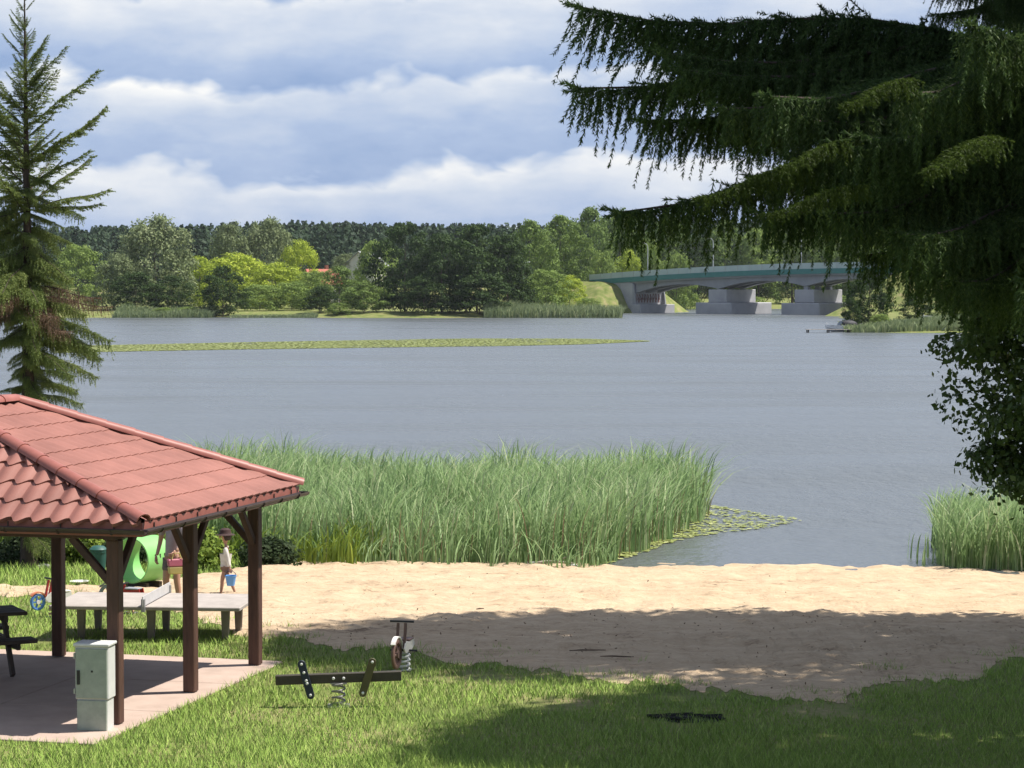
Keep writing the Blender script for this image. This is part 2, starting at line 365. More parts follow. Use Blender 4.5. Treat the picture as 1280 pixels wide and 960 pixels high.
for px_, py_ in posts:
    dirs = []
    if abs(px_) > 1:
        if py_ < 1.9: dirs.append((0, 1))
        if py_ > -2: dirs.append((0, -1))
        if abs(py_) > 1: dirs.append((-math.copysign(1, px_), 0))
    else: dirs += [(1, 0), (-1, 0)]
    for dx, dy in dirs:
        MB().bar((px_+dx*0.06, py_+dy*0.06, 1.62), (px_+dx*0.53, py_+dy*0.53, 2.115), 0.075, 0.085).build('brace', M_WOODH, pav, 0.008)
# roof faces: (eave corner A, eave corner B, top at A side, top at B side)
cN = {'fr': (EX, -EY), 'br': (EX, EY), 'bl': (-EX, EY), 'fl': (-EX, -EY)}
faces = {'front': (Vector((-EX, -EY, ZE)), Vector((EX, -EY, ZE)), Vector((0, -RY, ZR)), Vector((0, -RY, ZR))),
         'right': (Vector((EX, -EY, ZE)), Vector((EX, EY, ZE)), Vector((0, -RY, ZR)), Vector((0, RY, ZR))),
         'back': (Vector((EX, EY, ZE)), Vector((-EX, EY, ZE)), Vector((0, RY, ZR)), Vector((0, RY, ZR))),
         'left': (Vector((-EX, EY, ZE)), Vector((-EX, -EY, ZE)), Vector((0, RY, ZR)), Vector((0, -RY, ZR)))}
TW = 0.24
def tile_mesh(A, sd_, td, nd, s0, s1, t0, t1, sL, sR, name, nsub):
    """one tile or one course: waves across s, its lower edge raised over the row below"""
    n = max(2, int(round((s1-s0)/TW*nsub))); vs = []; fs = []
    LF = 0.03 if name == 'tile' else 0.011; rows = [(t0, -0.028), (t0, LF), (t0+(t1-t0)*0.45, LF*0.7), (t1+0.012, 0.0)]; AMP = 0.042 if name == 'tile' else 0.03
    for t, lift in rows:
        lo, hi = sL(t), sR(t)
        for k in range(n+1):
            s = s0+(s1-s0)*k/n; sc_ = min(max(s, lo), hi)
            c = 0.5+0.5*math.cos(2*math.pi*(s/TW))
            # rounded lower edge: crests reach further down the slope than the valleys
            tt_ = t - ((0.135 if name == 'tile' else 0.03)*c if t == t0 else 0)
            z = AMP*c**0.8 + lift if lift > -0.02 else AMP*c**0.8 - 0.012
            vs.append(A + sd_*sc_ + td*max(tt_, -0.14) + nd*z)
    for r in range(3):
        for k in range(n):
            a = r*(n+1)+k
            if (vs[a]-vs[a+1]).length < 1e-5 and (vs[a+n+1]-vs[a+n+2]).length < 1e-5: continue
            fs.append((a, a+1, a+n+2, a+n+1))
    if not fs: return None
    me = bpy.data.meshes.new(name); me.from_pydata(vs, [], fs); me.update()
    for p in me.polygons: p.use_smooth = True
    try: me.set_sharp_from_angle(angle=R(50))
    except Exception: pass
    me.materials.append(M_TILE); return me
for nm, (A, B, TA, TB) in faces.items():
    sd_ = (B-A).normalized(); Ls = (B-A).length
    mid = (TA+TB)/2; foot = A + sd_*((mid-A).dot(sd_)); td = (mid-foot).normalized(); Lt = (mid-foot).length
    nd = sd_.cross(td).normalized()
    if nd.z < 0: nd = -nd
    a_ = (TA-A).dot(sd_); b_ = (TB-A).dot(sd_)
    sL = lambda t, a_=a_, Lt=Lt: a_*min(1, max(0, t/Lt)); sR = lambda t, b_=b_, Lt=Lt, Ls=Ls: Ls+(b_-Ls)*min(1, max(0, t/Lt))
    nrow = 9 if nm in ('right', 'left') else 6
    # boarding under the tiles
    MB().prism([A-nd*0.03, B-nd*0.03, TB-nd*0.03] + ([TA-nd*0.03] if TA != TB else []), (0, 0, 0), tuple(-nd*0.02)).build('roof_boarding', M_WOODH, pav)
    for r in range(nrow):
        t0, t1 = Lt*r/nrow, Lt*(r+1)/nrow
        if nm == 'front':
            ntile = int(Ls/TW)+1
            for k in range(ntile):
                s0, s1 = (k-0.5)*TW, (k+0.5)*TW
                if s1 < sL(t0)+0.01 or s0 > sR(t0)-0.01: continue
                me = tile_mesh(A, sd_, td, nd, s0, s1, t0, t1, sL, sR, 'tile', 8)
                if me: obj('tile', me, pav)
        else:
            me = tile_mesh(A, sd_, td, nd, 0, Ls, t0, t1, sL, sR, 'tile_course', 6)
            if me: obj('tile_course', me, pav)
    # fascia and gutter
    out = -(td - Vector((0, 0, td.z))).normalized()
    MB().prism([A+out*0.01+Vector((0, 0, -0.012)), B+out*0.01+Vector((0, 0, -0.012)), B+out*0.01+Vector((0, 0, -0.17)), A+out*0.01+Vector((0, 0, -0.17))], (0, 0, 0), tuple(-out*0.025)).build('fascia', M_CAP, pav)
    prof = [(math.cos(a)*0.055, math.sin(a)*0.055) for a in [math.pi + math.pi*k/7 for k in range(8)]]
    g_ = MB(); vs = []; e = 0.09
    for p0 in (A-sd_*e, B+sd_*e):
        for r_ in (1.0, 0.86):
            for x, z in prof: vs.append(p0 + out*(0.075+x*r_) + Vector((0, 0, -0.085+z*r_)))
    fs = []
    for k in range(7): fs += [(k, k+1, 16+k+1, 16+k), (8+k, 24+k, 24+k+1, 8+k+1)]
    for b0 in (0, 16):
        for k in range(7): fs.append((b0+k, b0+8+k, b0+8+k+1, b0+k+1))
    fs += [(0, 16, 24, 8), (7, 15, 31, 23)]
    g_.add(vs, fs).build('gutter', M_GUT, pav)
    nb = int(Ls/0.6)
    bk = MB().tube([out*0.02+Vector((0, 0, -0.03)), out*0.02+Vector((0, 0, -0.10))] + [out*(0.075+math.cos(a)*0.062)+Vector((0, 0, -0.085+math.sin(a)*0.062)) for a in [math.pi+math.pi*k/6 for k in range(7)]], 0.008, 4).mesh('gutter_bracket', M_GUT)
    for k in range(nb):
        o = obj('gutter_bracket', bk, pav); o.location = A+sd_*(Ls*(k+0.5)/nb)
    # rafters below the boarding
    nraf = 8 if nm in ('right', 'left') else 9
    for k in range(1, nraf):
        s = Ls*k/nraf
        tmax = Lt*min((s/a_ if a_ > 0 else 9), ((Ls-s)/(Ls-b_) if Ls > b_ else 9), 1.0)
        if tmax < 0.5: continue
        p = A+sd_*s-nd*0.105
        MB().bar(p+td*0.02, p+td*(tmax-0.08), 0.07, 0.10).build('rafter', M_WOODH, pav)
# hip and ridge caps laid in short overlapping lengths
def caps(a, b, name, r=0.085):
    a = Vector(a); b = Vector(b); n = max(2, int((b-a).length/0.37)); d = (b-a)/n; t = d.normalized()
    side = t.cross(Vector((0, 0, 1))).normalized(); up = side.cross(t)
    for k in range(n):
        vs = []; fs = []
        for j, (f_, rr) in enumerate(((-0.06, r*1.06), (1.0, r*0.93))):
            for q in range(9):
                an = math.pi*q/8
                vs.append(d*f_ + side*math.cos(an)*rr*1.15 + up*(math.sin(an)*rr + 0.012))
        for j, (f_, rr) in enumerate(((-0.06, r*1.06-0.012), (1.0, r*0.93-0.012))):
            for q in range(9):
                an = math.pi*q/8
                vs.append(d*f_ + side*math.cos(an)*rr*1.15 + up*(math.sin(an)*rr + 0.008))
        for q in range(8): fs += [(q, q+1, 9+q+1, 9+q), (18+q, 27+q, 27+q+1, 18+q+1), (q, 18+q, 18+q+1, q+1)]
        o = MB().add(vs, fs).build(name, M_CAP, pav, smooth=True); o.location = a + d*k
for sx_ in (1, -1):
    for sy_ in (1, -1): caps((sx_*(EX+0.02), sy_*(EY+0.02), ZE+0.005), (0, sy_*RY, ZR+0.02), 'hip_cap')
caps((0, -RY, ZR+0.02), (0, RY, ZR+0.02), 'ridge_cap')

# paving under the pavilion: separate slabs with open joints
pv = empty('pavement', (PC[0], PC[1], -0.02), -TH); tag(pv, 'pinkish concrete slab floor of the pavilion', 'pavement', kind='structure')
xs_ = [-3.5, -1.3, 0.95, 3.1]; ys_ = [-3.5, -1.45, 0.6, 2.5]
for a in range(3):
    for b in range(3):
        MB().box(((xs_[a]+xs_[a+1])/2, (ys_[b]+ys_[b+1])/2, 0.0), (xs_[a+1]-xs_[a]-0.014, ys_[b+1]-ys_[b]-0.014, 0.076)).build('floor_slab', M_SLAB, pv, 0.006)

# ------------------------------------------------------------------ electric cabinet
M_CAB = mat('grey_green_shaded_front', (0.33, 0.37, 0.31), 0.55, (0.24, 0.28, 0.23), 7, 0.1, 40)  # front panels: their shade is put into a darker grey green
M_CABS = mat('sunlit_cabinet_shell', (0.62, 0.62, 0.60), 0.5, (0.52, 0.52, 0.50), 5)  # sides and lid: sunlight put into the paler colour
M_BLK = mat('black_plastic', (0.02, 0.02, 0.02), 0.5)
cx0 = PX(92, 806, 26.75); cw = 0.385; cdp = 0.26
cab = empty('electric_cabinet', (cx0.x+cw/2, 26.75+cdp/2, tz(cx0.x, 26.8)), -R(9))
tag(cab, 'grey green electric meter cabinet standing before the front pavilion post', 'cabinet')
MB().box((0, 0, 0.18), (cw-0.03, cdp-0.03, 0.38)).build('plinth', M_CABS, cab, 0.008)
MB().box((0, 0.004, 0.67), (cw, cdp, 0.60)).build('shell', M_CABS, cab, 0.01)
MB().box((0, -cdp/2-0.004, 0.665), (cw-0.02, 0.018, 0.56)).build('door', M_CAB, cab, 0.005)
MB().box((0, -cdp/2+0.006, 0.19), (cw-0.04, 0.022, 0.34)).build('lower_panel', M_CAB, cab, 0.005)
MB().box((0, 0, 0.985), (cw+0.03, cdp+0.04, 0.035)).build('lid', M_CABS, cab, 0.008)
MB().box((-cw/2+0.045, -cdp/2-0.02, 0.62), (0.035, 0.014, 0.16)).build('handle', M_BLK, cab, 0.004)
MB().box((0.01, -cdp/2-0.0145, 0.69), (0.022, 0.004, 0.022)).build('lock', M_BLK, cab)
for z in (0.46, 0.86): MB().box((-cw/2-0.008, -cdp/2+0.01, z), (0.018, 0.03, 0.06)).build('hinge', M_GALV, cab)

# ------------------------------------------------------------------ picnic table inside the pavilion
M_PIC = mat('dark_weathered_planks', (0.075, 0.055, 0.045), 0.75, (0.04, 0.03, 0.025), 4, 0.3, 30)
pt = empty('picnic_table', (-7.22, 30.75, 0.04), R(90-63))
tag(pt, 'dark timber picnic table with side benches under the pavilion roof', 'picnic table')
for k in range(4): MB().box((0, -0.285+0.19*k, 0.745), (1.8, 0.175, 0.045)).build('top_plank', M_PIC, pt, 0.006)
for sy_ in (1, -1):
    for k in range(2): MB().box((0, sy_*(0.60+0.16*k), 0.445), (1.8, 0.145, 0.05)).build('seat_plank', M_PIC, pt, 0.006)
for sx_ in (0.62, -0.62):
    MB().box((sx_, 0, 0.69), (0.05, 0.74, 0.09)).build('top_bearer', M_PIC, pt)
    MB().box((sx_+0.05, 0, 0.385), (0.045, 1.55, 0.10)).build('seat_bearer', M_PIC, pt)
    for sy_ in (1, -1): MB().bar((sx_, sy_*0.24, 0.70), (sx_, sy_*0.66, 0.0), 0.05, 0.10).build('leg', M_PIC, pt)

# ------------------------------------------------------------------ table tennis table
M_CONC = mat('pale_concrete', (0.40, 0.355, 0.32), 0.8, (0.30, 0.265, 0.24), 5, 0.1, 40)
M_CONCD = mat('grey_concrete_leg', (0.26, 0.22, 0.18), 0.85, (0.17, 0.15, 0.12), 5, 0.2, 40)
M_NET = mat('steel_net', (0.55, 0.54, 0.54), 0.45, (0.45, 0.45, 0.46), 8, metal=0.2)
tt0 = PX(173, 760, 33.6)
tb = empty('table_tennis_table', (tt0.x+0.12, 33.6+0.76, tz(tt0.x, 34.3)), -R(5))
tag(tb, 'low concrete table tennis table with a steel net behind the pavilion', 'table')
TZ = 0.50 - tz(tt0.x, 34.3)
for sx_ in (1, -1): MB().box((sx_*0.685, 0, TZ-0.028), (1.364, 1.52, 0.055)).build('table_top', M_CONC, tb, 0.01)
MB().box((0, 0, TZ+0.08), (0.012, 1.70, 0.145)).build('net', M_NET, tb, 0.002)
for y in (-0.8, 0.8): MB().box((0, y, TZ+0.02), (0.05, 0.06, 0.18)).build('net_clamp', M_GALV, tb)
for x in (-0.98, 0.03, 1.1):
    for y in (-0.46, 0.46):
        MB().prism([(x-0.06, y-0.05, TZ-0.056), (x+0.06, y-0.05, TZ-0.056), (x+0.04, y-0.05, -0.05), (x-0.04, y-0.05, -0.05)], (0, 0, 0), (0, 0.10, 0)).build('leg', M_CONCD, tb, 0.008)

# ------------------------------------------------------------------ spring seesaw
M_SSW = mat('dark_seesaw_timber', (0.055, 0.045, 0.028), 0.6, (0.035, 0.028, 0.018), 5, 0.2, 30)
M_NAVY = mat('dark_navy_board', (0.014, 0.022, 0.042), 0.45, (0.01, 0.014, 0.028), 5)
M_OLV = mat('olive_brown_board', (0.10, 0.085, 0.03), 0.55, (0.065, 0.055, 0.02), 5)
M_BOLT = mat('pale_bolt_cap', (0.78, 0.78, 0.74), 0.4)
M_SPR = mat('grey_coil_steel', (0.30, 0.29, 0.27), 0.5, (0.2, 0.19, 0.18), 10, metal=0.4)
def coil(mb, c, r, z0, z1, turns, wr):
    pts = [(c[0]+r*math.cos(a), c[1]+r*math.sin(a), z0+(z1-z0)*a/(2*math.pi*turns)) for a in [2*math.pi*turns*k/(turns*12) for k in range(turns*12+1)]]
    return mb.tube(pts, wr, 6)
gs = GD(422, 886)
ss = empty('spring_seesaw', (gs.x, gs.y, gs.z), R(3))
tag(ss, 'small wooden spring seesaw with two tilted cross boards on the lawn', 'seesaw')
coil(MB(), (0, 0), 0.075, 0.0, 0.29, 4, 0.013).build('spring', M_SPR, ss, smooth=True)
MB().box((0, 0, 0.005), (0.26, 0.26, 0.02)).build('base_plate', M_SPR, ss)
bz = 0.345; tilt = Matrix.Rotation(R(-1.6), 3, 'Y')
MB().box((0.0, 0, bz), (1.5, 0.09, 0.115), tilt).build('beam', M_SSW, ss, 0.008)
MB().box((0, 0, 0.283), (0.2, 0.13, 0.015)).build('mounting_plate', M_SPR, ss)
for x, tl, m_, nb in ((-0.385, 16, M_NAVY, 5), (0.345, -17, M_OLV, 2)):
    rot = Matrix.Rotation(R(-tl), 3, 'Y'); cz = bz + x*math.tan(R(1.6))
    b_ = MB()
    L_, W_2, T_ = 0.24, 0.046, 0.032
    poly = [Vector((W_2*math.cos(a), -0.045, (L_-W_2)+W_2*math.sin(a))) for a in [math.pi*k/8 for k in range(9)]] + [Vector((-W_2*math.cos(a), -0.045, -(L_-W_2)-W_2*math.sin(a))) for a in [math.pi*k/8 for k in range(9)]]
    poly = [rot @ p + Vector((x, 0, cz)) for p in poly]
    bd = b_.prism(poly, (0, 0, 0), (0, -T_, 0)).build('cross_board', m_, ss, 0.004)
    for z in ([-0.19, 0.195] if nb == 2 else [-0.19, -0.045, -0.01, 0.09, 0.195]):
        p = rot @ Vector((0, -0.045-T_-0.004, z)) + Vector((x, 0, cz))
        MB().ball(p, (0.017, 0.008, 0.017)).build('bolt', M_BOLT, bd, smooth=True)
for x in (-0.06, 0.06): MB().ball((x, -0.05, bz), (0.018, 0.01, 0.018)).build('bolt', M_BOLT, ss, smooth=True)

# ------------------------------------------------------------------ spring riders
def rider(loc, rz, label, c_side, c_post, c_wheel, c_fender, c_seat, hgt=0.64, sp=None, wr=0.185):
    r = empty('spring_rider', loc, rz); tag(r, label, 'spring rider', 'spring riders of the playground')
    coil(MB(), (0, 0), 0.085, 0.0, 0.24, 4, 0.016).build('spring', sp or M_BOLT, r, smooth=True)
    MB().box((0, 0, 0.0), (0.24, 0.24, 0.02)).build('base_plate', M_SPR, r)
    for y in (-0.065, 0.065):
        MB().prism([(-0.26, y, 0.30), (-0.12, y, 0.245), (0.16, y, 0.245), (0.22, y, 0.31), (0.12, y, 0.40), (-0.05, y, 0.37), (-0.24, y, 0.40)], (0, 0, 0), (0, 0.018, 0)).build('side_panel', c_side, r, 0.003)
    MB().box((-0.10, 0.009, 0.395), (0.24, 0.16, 0.025)).build('seat', c_seat, r, 0.008)
    for y in (-0.05, 0.05): MB().bar((0.15, y+0.009, 0.28), (0.08, y+0.009, hgt-0.02), 0.035, 0.03).build('handle_post', c_post, r, 0.004)
    MB().tube([(0.08, -0.15, hgt), (0.08, 0.17, hgt)], 0.014, 8).build('handlebar', M_BLK, r)
    wc = (0.24+wr*0.5, 0.009, 0.26); rx = Matrix.Rotation(R(90), 3, 'X')
    wh = MB().lathe([(wr*0.72, -0.02), (wr*0.9, -0.024), (wr, -0.012), (wr, 0.012), (wr*0.9, 0.024), (wr*0.72, 0.02), (wr*0.72, -0.02)], 24, wc, rx).build('wheel', c_wheel, r, smooth=True)
    MB().lathe([(0.0, -0.03), (wr*0.25, -0.03), (wr*0.25, 0.03), (0.0, 0.03)], 12, wc, rx).build('hub', c_seat, wh)
    for k in range(5):
        a = 2*math.pi*k/5; MB().bar(Vector(wc)+Vector((math.cos(a), 0, math.sin(a)))*wr*0.2, Vector(wc)+Vector((math.cos(a), 0, math.sin(a)))*wr*0.76, 0.03, 0.02).build('spoke', c_wheel, wh)
    pts = [Vector(wc)+Vector(((wr+0.022)*math.cos(a), 0, (wr+0.022)*math.sin(a))) for a in [R(40+12*k) for k in range(11)]]
    f_ = MB()
    for k in range(len(pts)-1): f_.bar(pts[k], pts[k+1], 0.06, 0.016)
    f_.build('fender', c_fender, r)
    MB().tube([(0.0, -0.17, 0.262), (0.0, 0.19, 0.262)], 0.014, 6).build('footrest', M_BLK, r)
    return r
M_WHT = mat('white_play_panel', (0.72, 0.70, 0.66), 0.5, (0.6, 0.58, 0.54), 6); M_REDP = mat('red_play_panel', (0.45, 0.04, 0.035), 0.5)
M_BLUP = mat('blue_play_panel', (0.10, 0.24, 0.58), 0.5); M_ORG = mat('orange_play_panel', (0.62, 0.20, 0.10), 0.5); M_TAN = mat('tan_coil', (0.42, 0.28, 0.14), 0.5)
M_GRYP = mat('grey_play_panel', (0.30, 0.31, 0.33), 0.5); M_BRNP = mat('worn_brown_panel', (0.16, 0.09, 0.07), 0.6, (0.10, 0.06, 0.05), 6)
gr = GD(503, 840); rider(gr, R(-103), 'worn brown spring rider with a T handlebar at the sand edge', M_WHT, M_BRNP, M_BRNP, M_WHT, M_BRNP, 0.65, None, 0.2)
gr = GD(66, 773); rider(gr, R(222), 'colourful spring rider with blue wheel and red handle post', M_WHT, M_REDP, M_BLUP, M_ORG, M_WHT, 0.60, M_TAN, 0.13)
gr = GD(158, 768); rider(gr, R(160), 'spring rider with dark grey seat partly hidden by the front post', M_REDP, M_REDP, M_GRYP, M_GRYP, M_GRYP, 0.46, M_TAN)

# ------------------------------------------------------------------ lime green play tunnel
M_LIME = mat('lime_green_plastic', (0.22, 0.52, 0.16), 0.45, (0.18, 0.46, 0.13), 4)
gt = GD(176, 737); TD = gt.y
tun = empty('play_tunnel', (gt.x+0.02, TD, gt.z), R(90-33))
tag(tun, 'lime green plastic play tunnel ring behind the table', 'play tunnel')
tm = MB(); r_, L_ = 0.40, 0.62
n_ = 36; vs = []; fs = []
for x, rr in ((-L_/2, r_), (L_/2, r_), (L_/2, r_-0.025), (-L_/2, r_-0.025)):
    for k in range(n_): a = 2*math.pi*k/n_; vs.append((x, rr*math.sin(a), 0.52+rr*math.cos(a)))
for q in range(4):
    for k in range(n_): fs.append((q*n_+k, q*n_+(k+1) % n_, ((q+1) % 4)*n_+(k+1) % n_, ((q+1) % 4)*n_+k))
tm.add(vs, fs).build('ring', M_LIME, tun, smooth=True)
for k in range(3):
    a = R(78 + 0); x = -0.12+0.12*k
    for side in (-1, 1): MB().box((x, side*(r_+0.001)*math.sin(a), 0.52+r_*math.cos(a)), (0.02, 0.012, 0.07)).build('slot', M_BLK, tun)
for x in (-0.17, 0.17): MB().box((x, 0, 0.06), (0.07, 0.5, 0.13)).build('foot', M_SSW, tun)
# ------------------------------------------------------------------ vegetation helpers
def unit(a): return a/np.maximum(1e-9, np.linalg.norm(a, axis=-1, keepdims=True))
def cards(C, Nn, size, rng, aspect=0.7, pointed=False):
    """leaf faces: quads (or diamonds) centred at C with normal Nn"""
    n = len(C); Nn = unit(Nn); r = unit(rng.normal(size=(n, 3))); a = unit(np.cross(Nn, r)); b = np.cross(Nn, a)
    s = (np.broadcast_to(np.asarray(size, float), (n,))*0.5)[:, None]
    if pointed: V = np.stack([C-a*s, C+b*s*aspect-a*s*0.1, C+a*s, C-b*s*aspect-a*s*0.1], 1)
    else: V = np.stack([C-a*s-b*s*aspect*0.6, C+a*s*0.7-b*s*aspect, C+a*s+b*s*aspect*0.7, C-a*s*0.8+b*s*aspect], 1)
    return V.reshape(-1, 3), np.arange(4*n).reshape(-1, 4)
def crown_mesh(name, rng, m, h, rad, z0, nclump, per, leaf, cr, shape='round', flat=0.62, pointed=False):
    """clumps of leaves spread through the crown's volume; tree of height h, crown from z0 up"""
    u = rng.random(nclump); ph = rng.random(nclump)*2*np.pi
    zz = rng.random(nclump)
    if shape == 'round': prof = np.sqrt(np.clip(1-(2*zz**0.9-0.92)**2, 0.03, 1))
    elif shape == 'dome': prof = np.sqrt(np.clip(1-zz**2.2, 0.03, 1))
    elif shape == 'tall': prof = np.clip(1.15*np.sin(np.pi*(0.12+0.86*zz))**0.7, 0.1, 1)
    rr = rad*prof*(0.35+0.65*np.sqrt(u))*(1+0.22*np.sin(3*ph+rng.random()*6)*(0.4+zz*0.6))
    C = np.stack([rr*np.cos(ph), rr*np.sin(ph), z0+(h-z0-cr*0.5)*zz], 1)
    crs = cr*(0.55+0.8*rng.random(nclump))
    D_ = unit(rng.normal(size=(nclump, per, 3)) + np.array((0, 0, 0.35)))
    Pp = C[:, None, :] + D_*crs[:, None, None]*(0.55+0.55*rng.random((nclump, per, 1)))*np.array((1, 1, flat))
    Nn = D_ + rng.normal(size=D_.shape)*0.45 + np.array((0, 0, 0.3))
    V, Fq = cards(Pp.reshape(-1, 3), Nn.reshape(-1, 3), leaf*(0.6+0.8*rng.random(nclump*per)), rng, pointed=pointed)
    return np_mesh(name, V, Fq, m), C
M_BARK = mat('grey_brown_bark', (0.12, 0.09, 0.07), 0.9, (0.06, 0.045, 0.035), 6, 0.6, 30, stretch=(1, 1, 0.3))
M_SBARK = mat('spruce_bark', (0.07, 0.05, 0.04), 0.9, (0.035, 0.025, 0.02), 8, 0.6, 40, stretch=(1, 1, 0.4))
def trunk_mesh(name, rng, h, r, C, nlimb, m, z0):
    mb = MB(); top = Vector((rng.normal()*h*0.02, rng.normal()*h*0.02, h*0.86))
    ax = lambda f: Vector((top.x*f*f, top.y*f*f, -0.3+(top.z+0.3)*f))
    mb.tube([ax(f) for f in (0, 0.04, 0.2, 0.4, 0.6, 0.8, 1)], [r*1.5, r*1.1, r*0.95, r*0.75, r*0.55, r*0.3, r*0.08], 8)
    for i in rng.choice(len(C), min(nlimb, len(C)), replace=False):
        c = Vector(C[i]); f = min(0.9, max(z0/h*0.8, (c.z-math.hypot(c.x, c.y)*0.6)/top.z)); a = ax(f)
        mb.tube([a, a.lerp(c, 0.5)+Vector((0, 0, -0.04*h*0.5)), c], [r*0.4*(1-f*0.6), r*0.22, r*0.05], 5)
    return mb.mesh(name, m, smooth=True)
def copy_tree(src):
    c = src.copy(); COL.objects.link(c)
    for ch in src.children:
        d = ch.copy(); COL.objects.link(d); d.parent = c
    return c

# ------------------------------------------------------------------ spruces
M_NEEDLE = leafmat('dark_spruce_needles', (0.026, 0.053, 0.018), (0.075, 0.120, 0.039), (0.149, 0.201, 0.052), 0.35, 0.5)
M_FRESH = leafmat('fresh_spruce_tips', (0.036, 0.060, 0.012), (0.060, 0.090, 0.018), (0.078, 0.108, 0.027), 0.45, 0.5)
M_NEEDLE2 = leafmat('olive_spruce_needles', (0.092, 0.141, 0.049), (0.229, 0.282, 0.086), (0.367, 0.367, 0.123), 0.3, 0.5)  # lighter olive green than the right-hand spruce
M_DEAD = leafmat('brown_dead_needles', (0.10, 0.065, 0.045), (0.19, 0.125, 0.085), (0.26, 0.19, 0.14), 0.15)
def spruce_branch(name, seed, L, a, b, lat0, hang, m, step=0.04, ndens=95, nl=0.024, nw=0.0085, tipup=0.0, hstep=0.075):
    """one bough along +x: side twigs with curtains of hanging twigs, needles on every twig"""
    rng = np.random.default_rng(seed)
    zc = lambda x: a*x - b*x*x + tipup*np.maximum(0, x-L*0.7)**2 + 0.012*L*np.sin(x*9.0/L+seed)
    wob = rng.random()*6
    S, T, Ln = [], [], []
    for x in np.arange(0.10*L, L, step):
        f = x/L; base = np.array((x, 0.06*math.sin(x*2.2+wob)*L*0.2, zc(x)))
        for sd_ in (-1, 1):
            l_ = lat0*min(1.0, 0.35+f*2.2)*(1.04-f)**0.75*(0.3+1.1*rng.random())+0.08
            d = unit(np.array((0.75+0.3*rng.normal(), sd_*(0.8+0.25*rng.random()), -0.22+0.14*rng.normal())))
            S.append(base); T.append(d); Ln.append(l_)
            if hang > 0:
                for q in np.arange(0.04, l_, hstep):
                    hl = hang*(0.25+0.85*rng.random())*(0.55+0.45*(1-f))
                    S.append(base+d*q+np.array((0, 0, -0.12*q*q))); T.append(unit(np.array((0.18+0.16*rng.normal(), sd_*0.10+0.14*rng.normal(), -1)))); Ln.append(hl)
            else:
                for q in np.arange(0.05, l_, hstep):
                    S.append(base+d*q); T.append(unit(d+np.array((0.5*rng.normal(), 0.7*rng.normal(), 0.10+0.2*rng.normal())))); Ln.append(0.05+0.5*(l_-q)*rng.random())
        if hang > 0:
            S.append(base); T.append(unit(np.array((0.25+0.15*rng.normal(), 0.12*rng.normal(), -1)))); Ln.append(hang*(0.4+0.75*rng.random()))
    for q in range(6):   # leader shoots at the tip
        S.append(np.array((L-0.02, 0, zc(L)))); T.append(unit(np.array((1, 0.5*rng.normal(), 0.25*rng.normal())))); Ln.append(0.10+0.10*rng.random())
    S = np.array(S); T = np.array(T); Ln = np.array(Ln)
    cnt = np.maximum(5, (Ln*ndens).astype(int)); idx = np.repeat(np.arange(len(S)), cnt); n = len(idx)
    tpos = rng.random(n); p = S[idx] + T[idx]*(tpos*Ln[idx])[:, None]
    rv = rng.normal(size=(n, 3)); rv = unit(rv - T[idx]*(rv*T[idx]).sum(1)[:, None])
    d = unit(T[idx]*0.8 + rv*0.7); ln = nl*(0.7+0.6*rng.random(n))*(1.05-0.45*tpos); sdv = unit(np.cross(d, rng.normal(size=(n, 3))))*(nw*0.5)
    V1 = np.stack([p-sdv, p+sdv, p+d*ln[:, None]], 1).reshape(-1, 3)
    k = len(S); sv_ = unit(np.cross(T, rng.normal(size=(k, 3))))*0.0035      # twig cores
    V2 = np.stack([S-sv_, S+sv_, S+T*Ln[:, None]], 1).reshape(-1, 3)
    V = np.concatenate([V1, V2]); me = np_mesh(name, V, np.arange(len(V)).reshape(-1, 3), m)
    bb = MB().tube([(x, 0.06*math.sin(x*2.2+wob)*L*0.2, float(zc(x))) for x in np.linspace(0, L, 9)], [0.007+0.022*(1-f)*L/4 for f in np.linspace(0, 1, 9)], 6).mesh('bough', M_SBARK, smooth=True)
    return me, bb
def add_branch(tree, meshes, loc, yaw, pitch=0.0, scale=1.0, roll=0.0):
    o = obj('branch', meshes[0], tree); o.location = loc; o.rotation_euler = (roll, -pitch, yaw); o.scale = (scale,)*3
    b = obj('bough', meshes[1], o)
    return o
def spruce_trunk(h, r): return MB().tube([(0, 0, -0.2), (0, 0, 0.4), (0.02, 0, h*0.5), (0, 0, h)], [r*1.3, r, r*0.55, 0.01], 10).mesh('trunk', M_SBARK, smooth=True)

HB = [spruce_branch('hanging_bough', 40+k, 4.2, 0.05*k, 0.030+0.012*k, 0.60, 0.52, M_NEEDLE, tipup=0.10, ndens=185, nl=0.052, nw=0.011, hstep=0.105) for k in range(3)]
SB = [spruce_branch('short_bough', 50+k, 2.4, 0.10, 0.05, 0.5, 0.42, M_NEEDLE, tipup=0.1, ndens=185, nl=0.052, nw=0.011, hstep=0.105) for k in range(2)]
rnd = random.Random(5)
ST = Vector((4.75, 18.2, tz(4.75, 18.2)))
sp = empty('spruce_tree', ST); tag(sp, 'large dark spruce with hanging twigs filling the upper right', 'spruce tree')
obj('trunk', spruce_trunk(14.0, 0.2), sp)
def toward(px_, py_, D, zroot, kind, sc_len=None):
    """a bough whose tip is at the pixel (px, py) at distance D"""
    tip = PX(px_, py_, D)-ST; root = Vector((0, 0, zroot-ST.z)); d = tip-root; hl = math.hypot(d.x, d.y)
    me = HB[kind]; a, b = 0.05*kind, 0.030+0.012*kind; zt = a*4.2-b*4.2**2+0.10*(4.2*0.3)**2
    s_ = d.length/math.hypot(4.2, zt); pit = math.atan2(d.z, hl) - math.atan2(zt, 4.2)
    add_branch(sp, me, root, math.atan2(d.y, d.x), pit, s_)
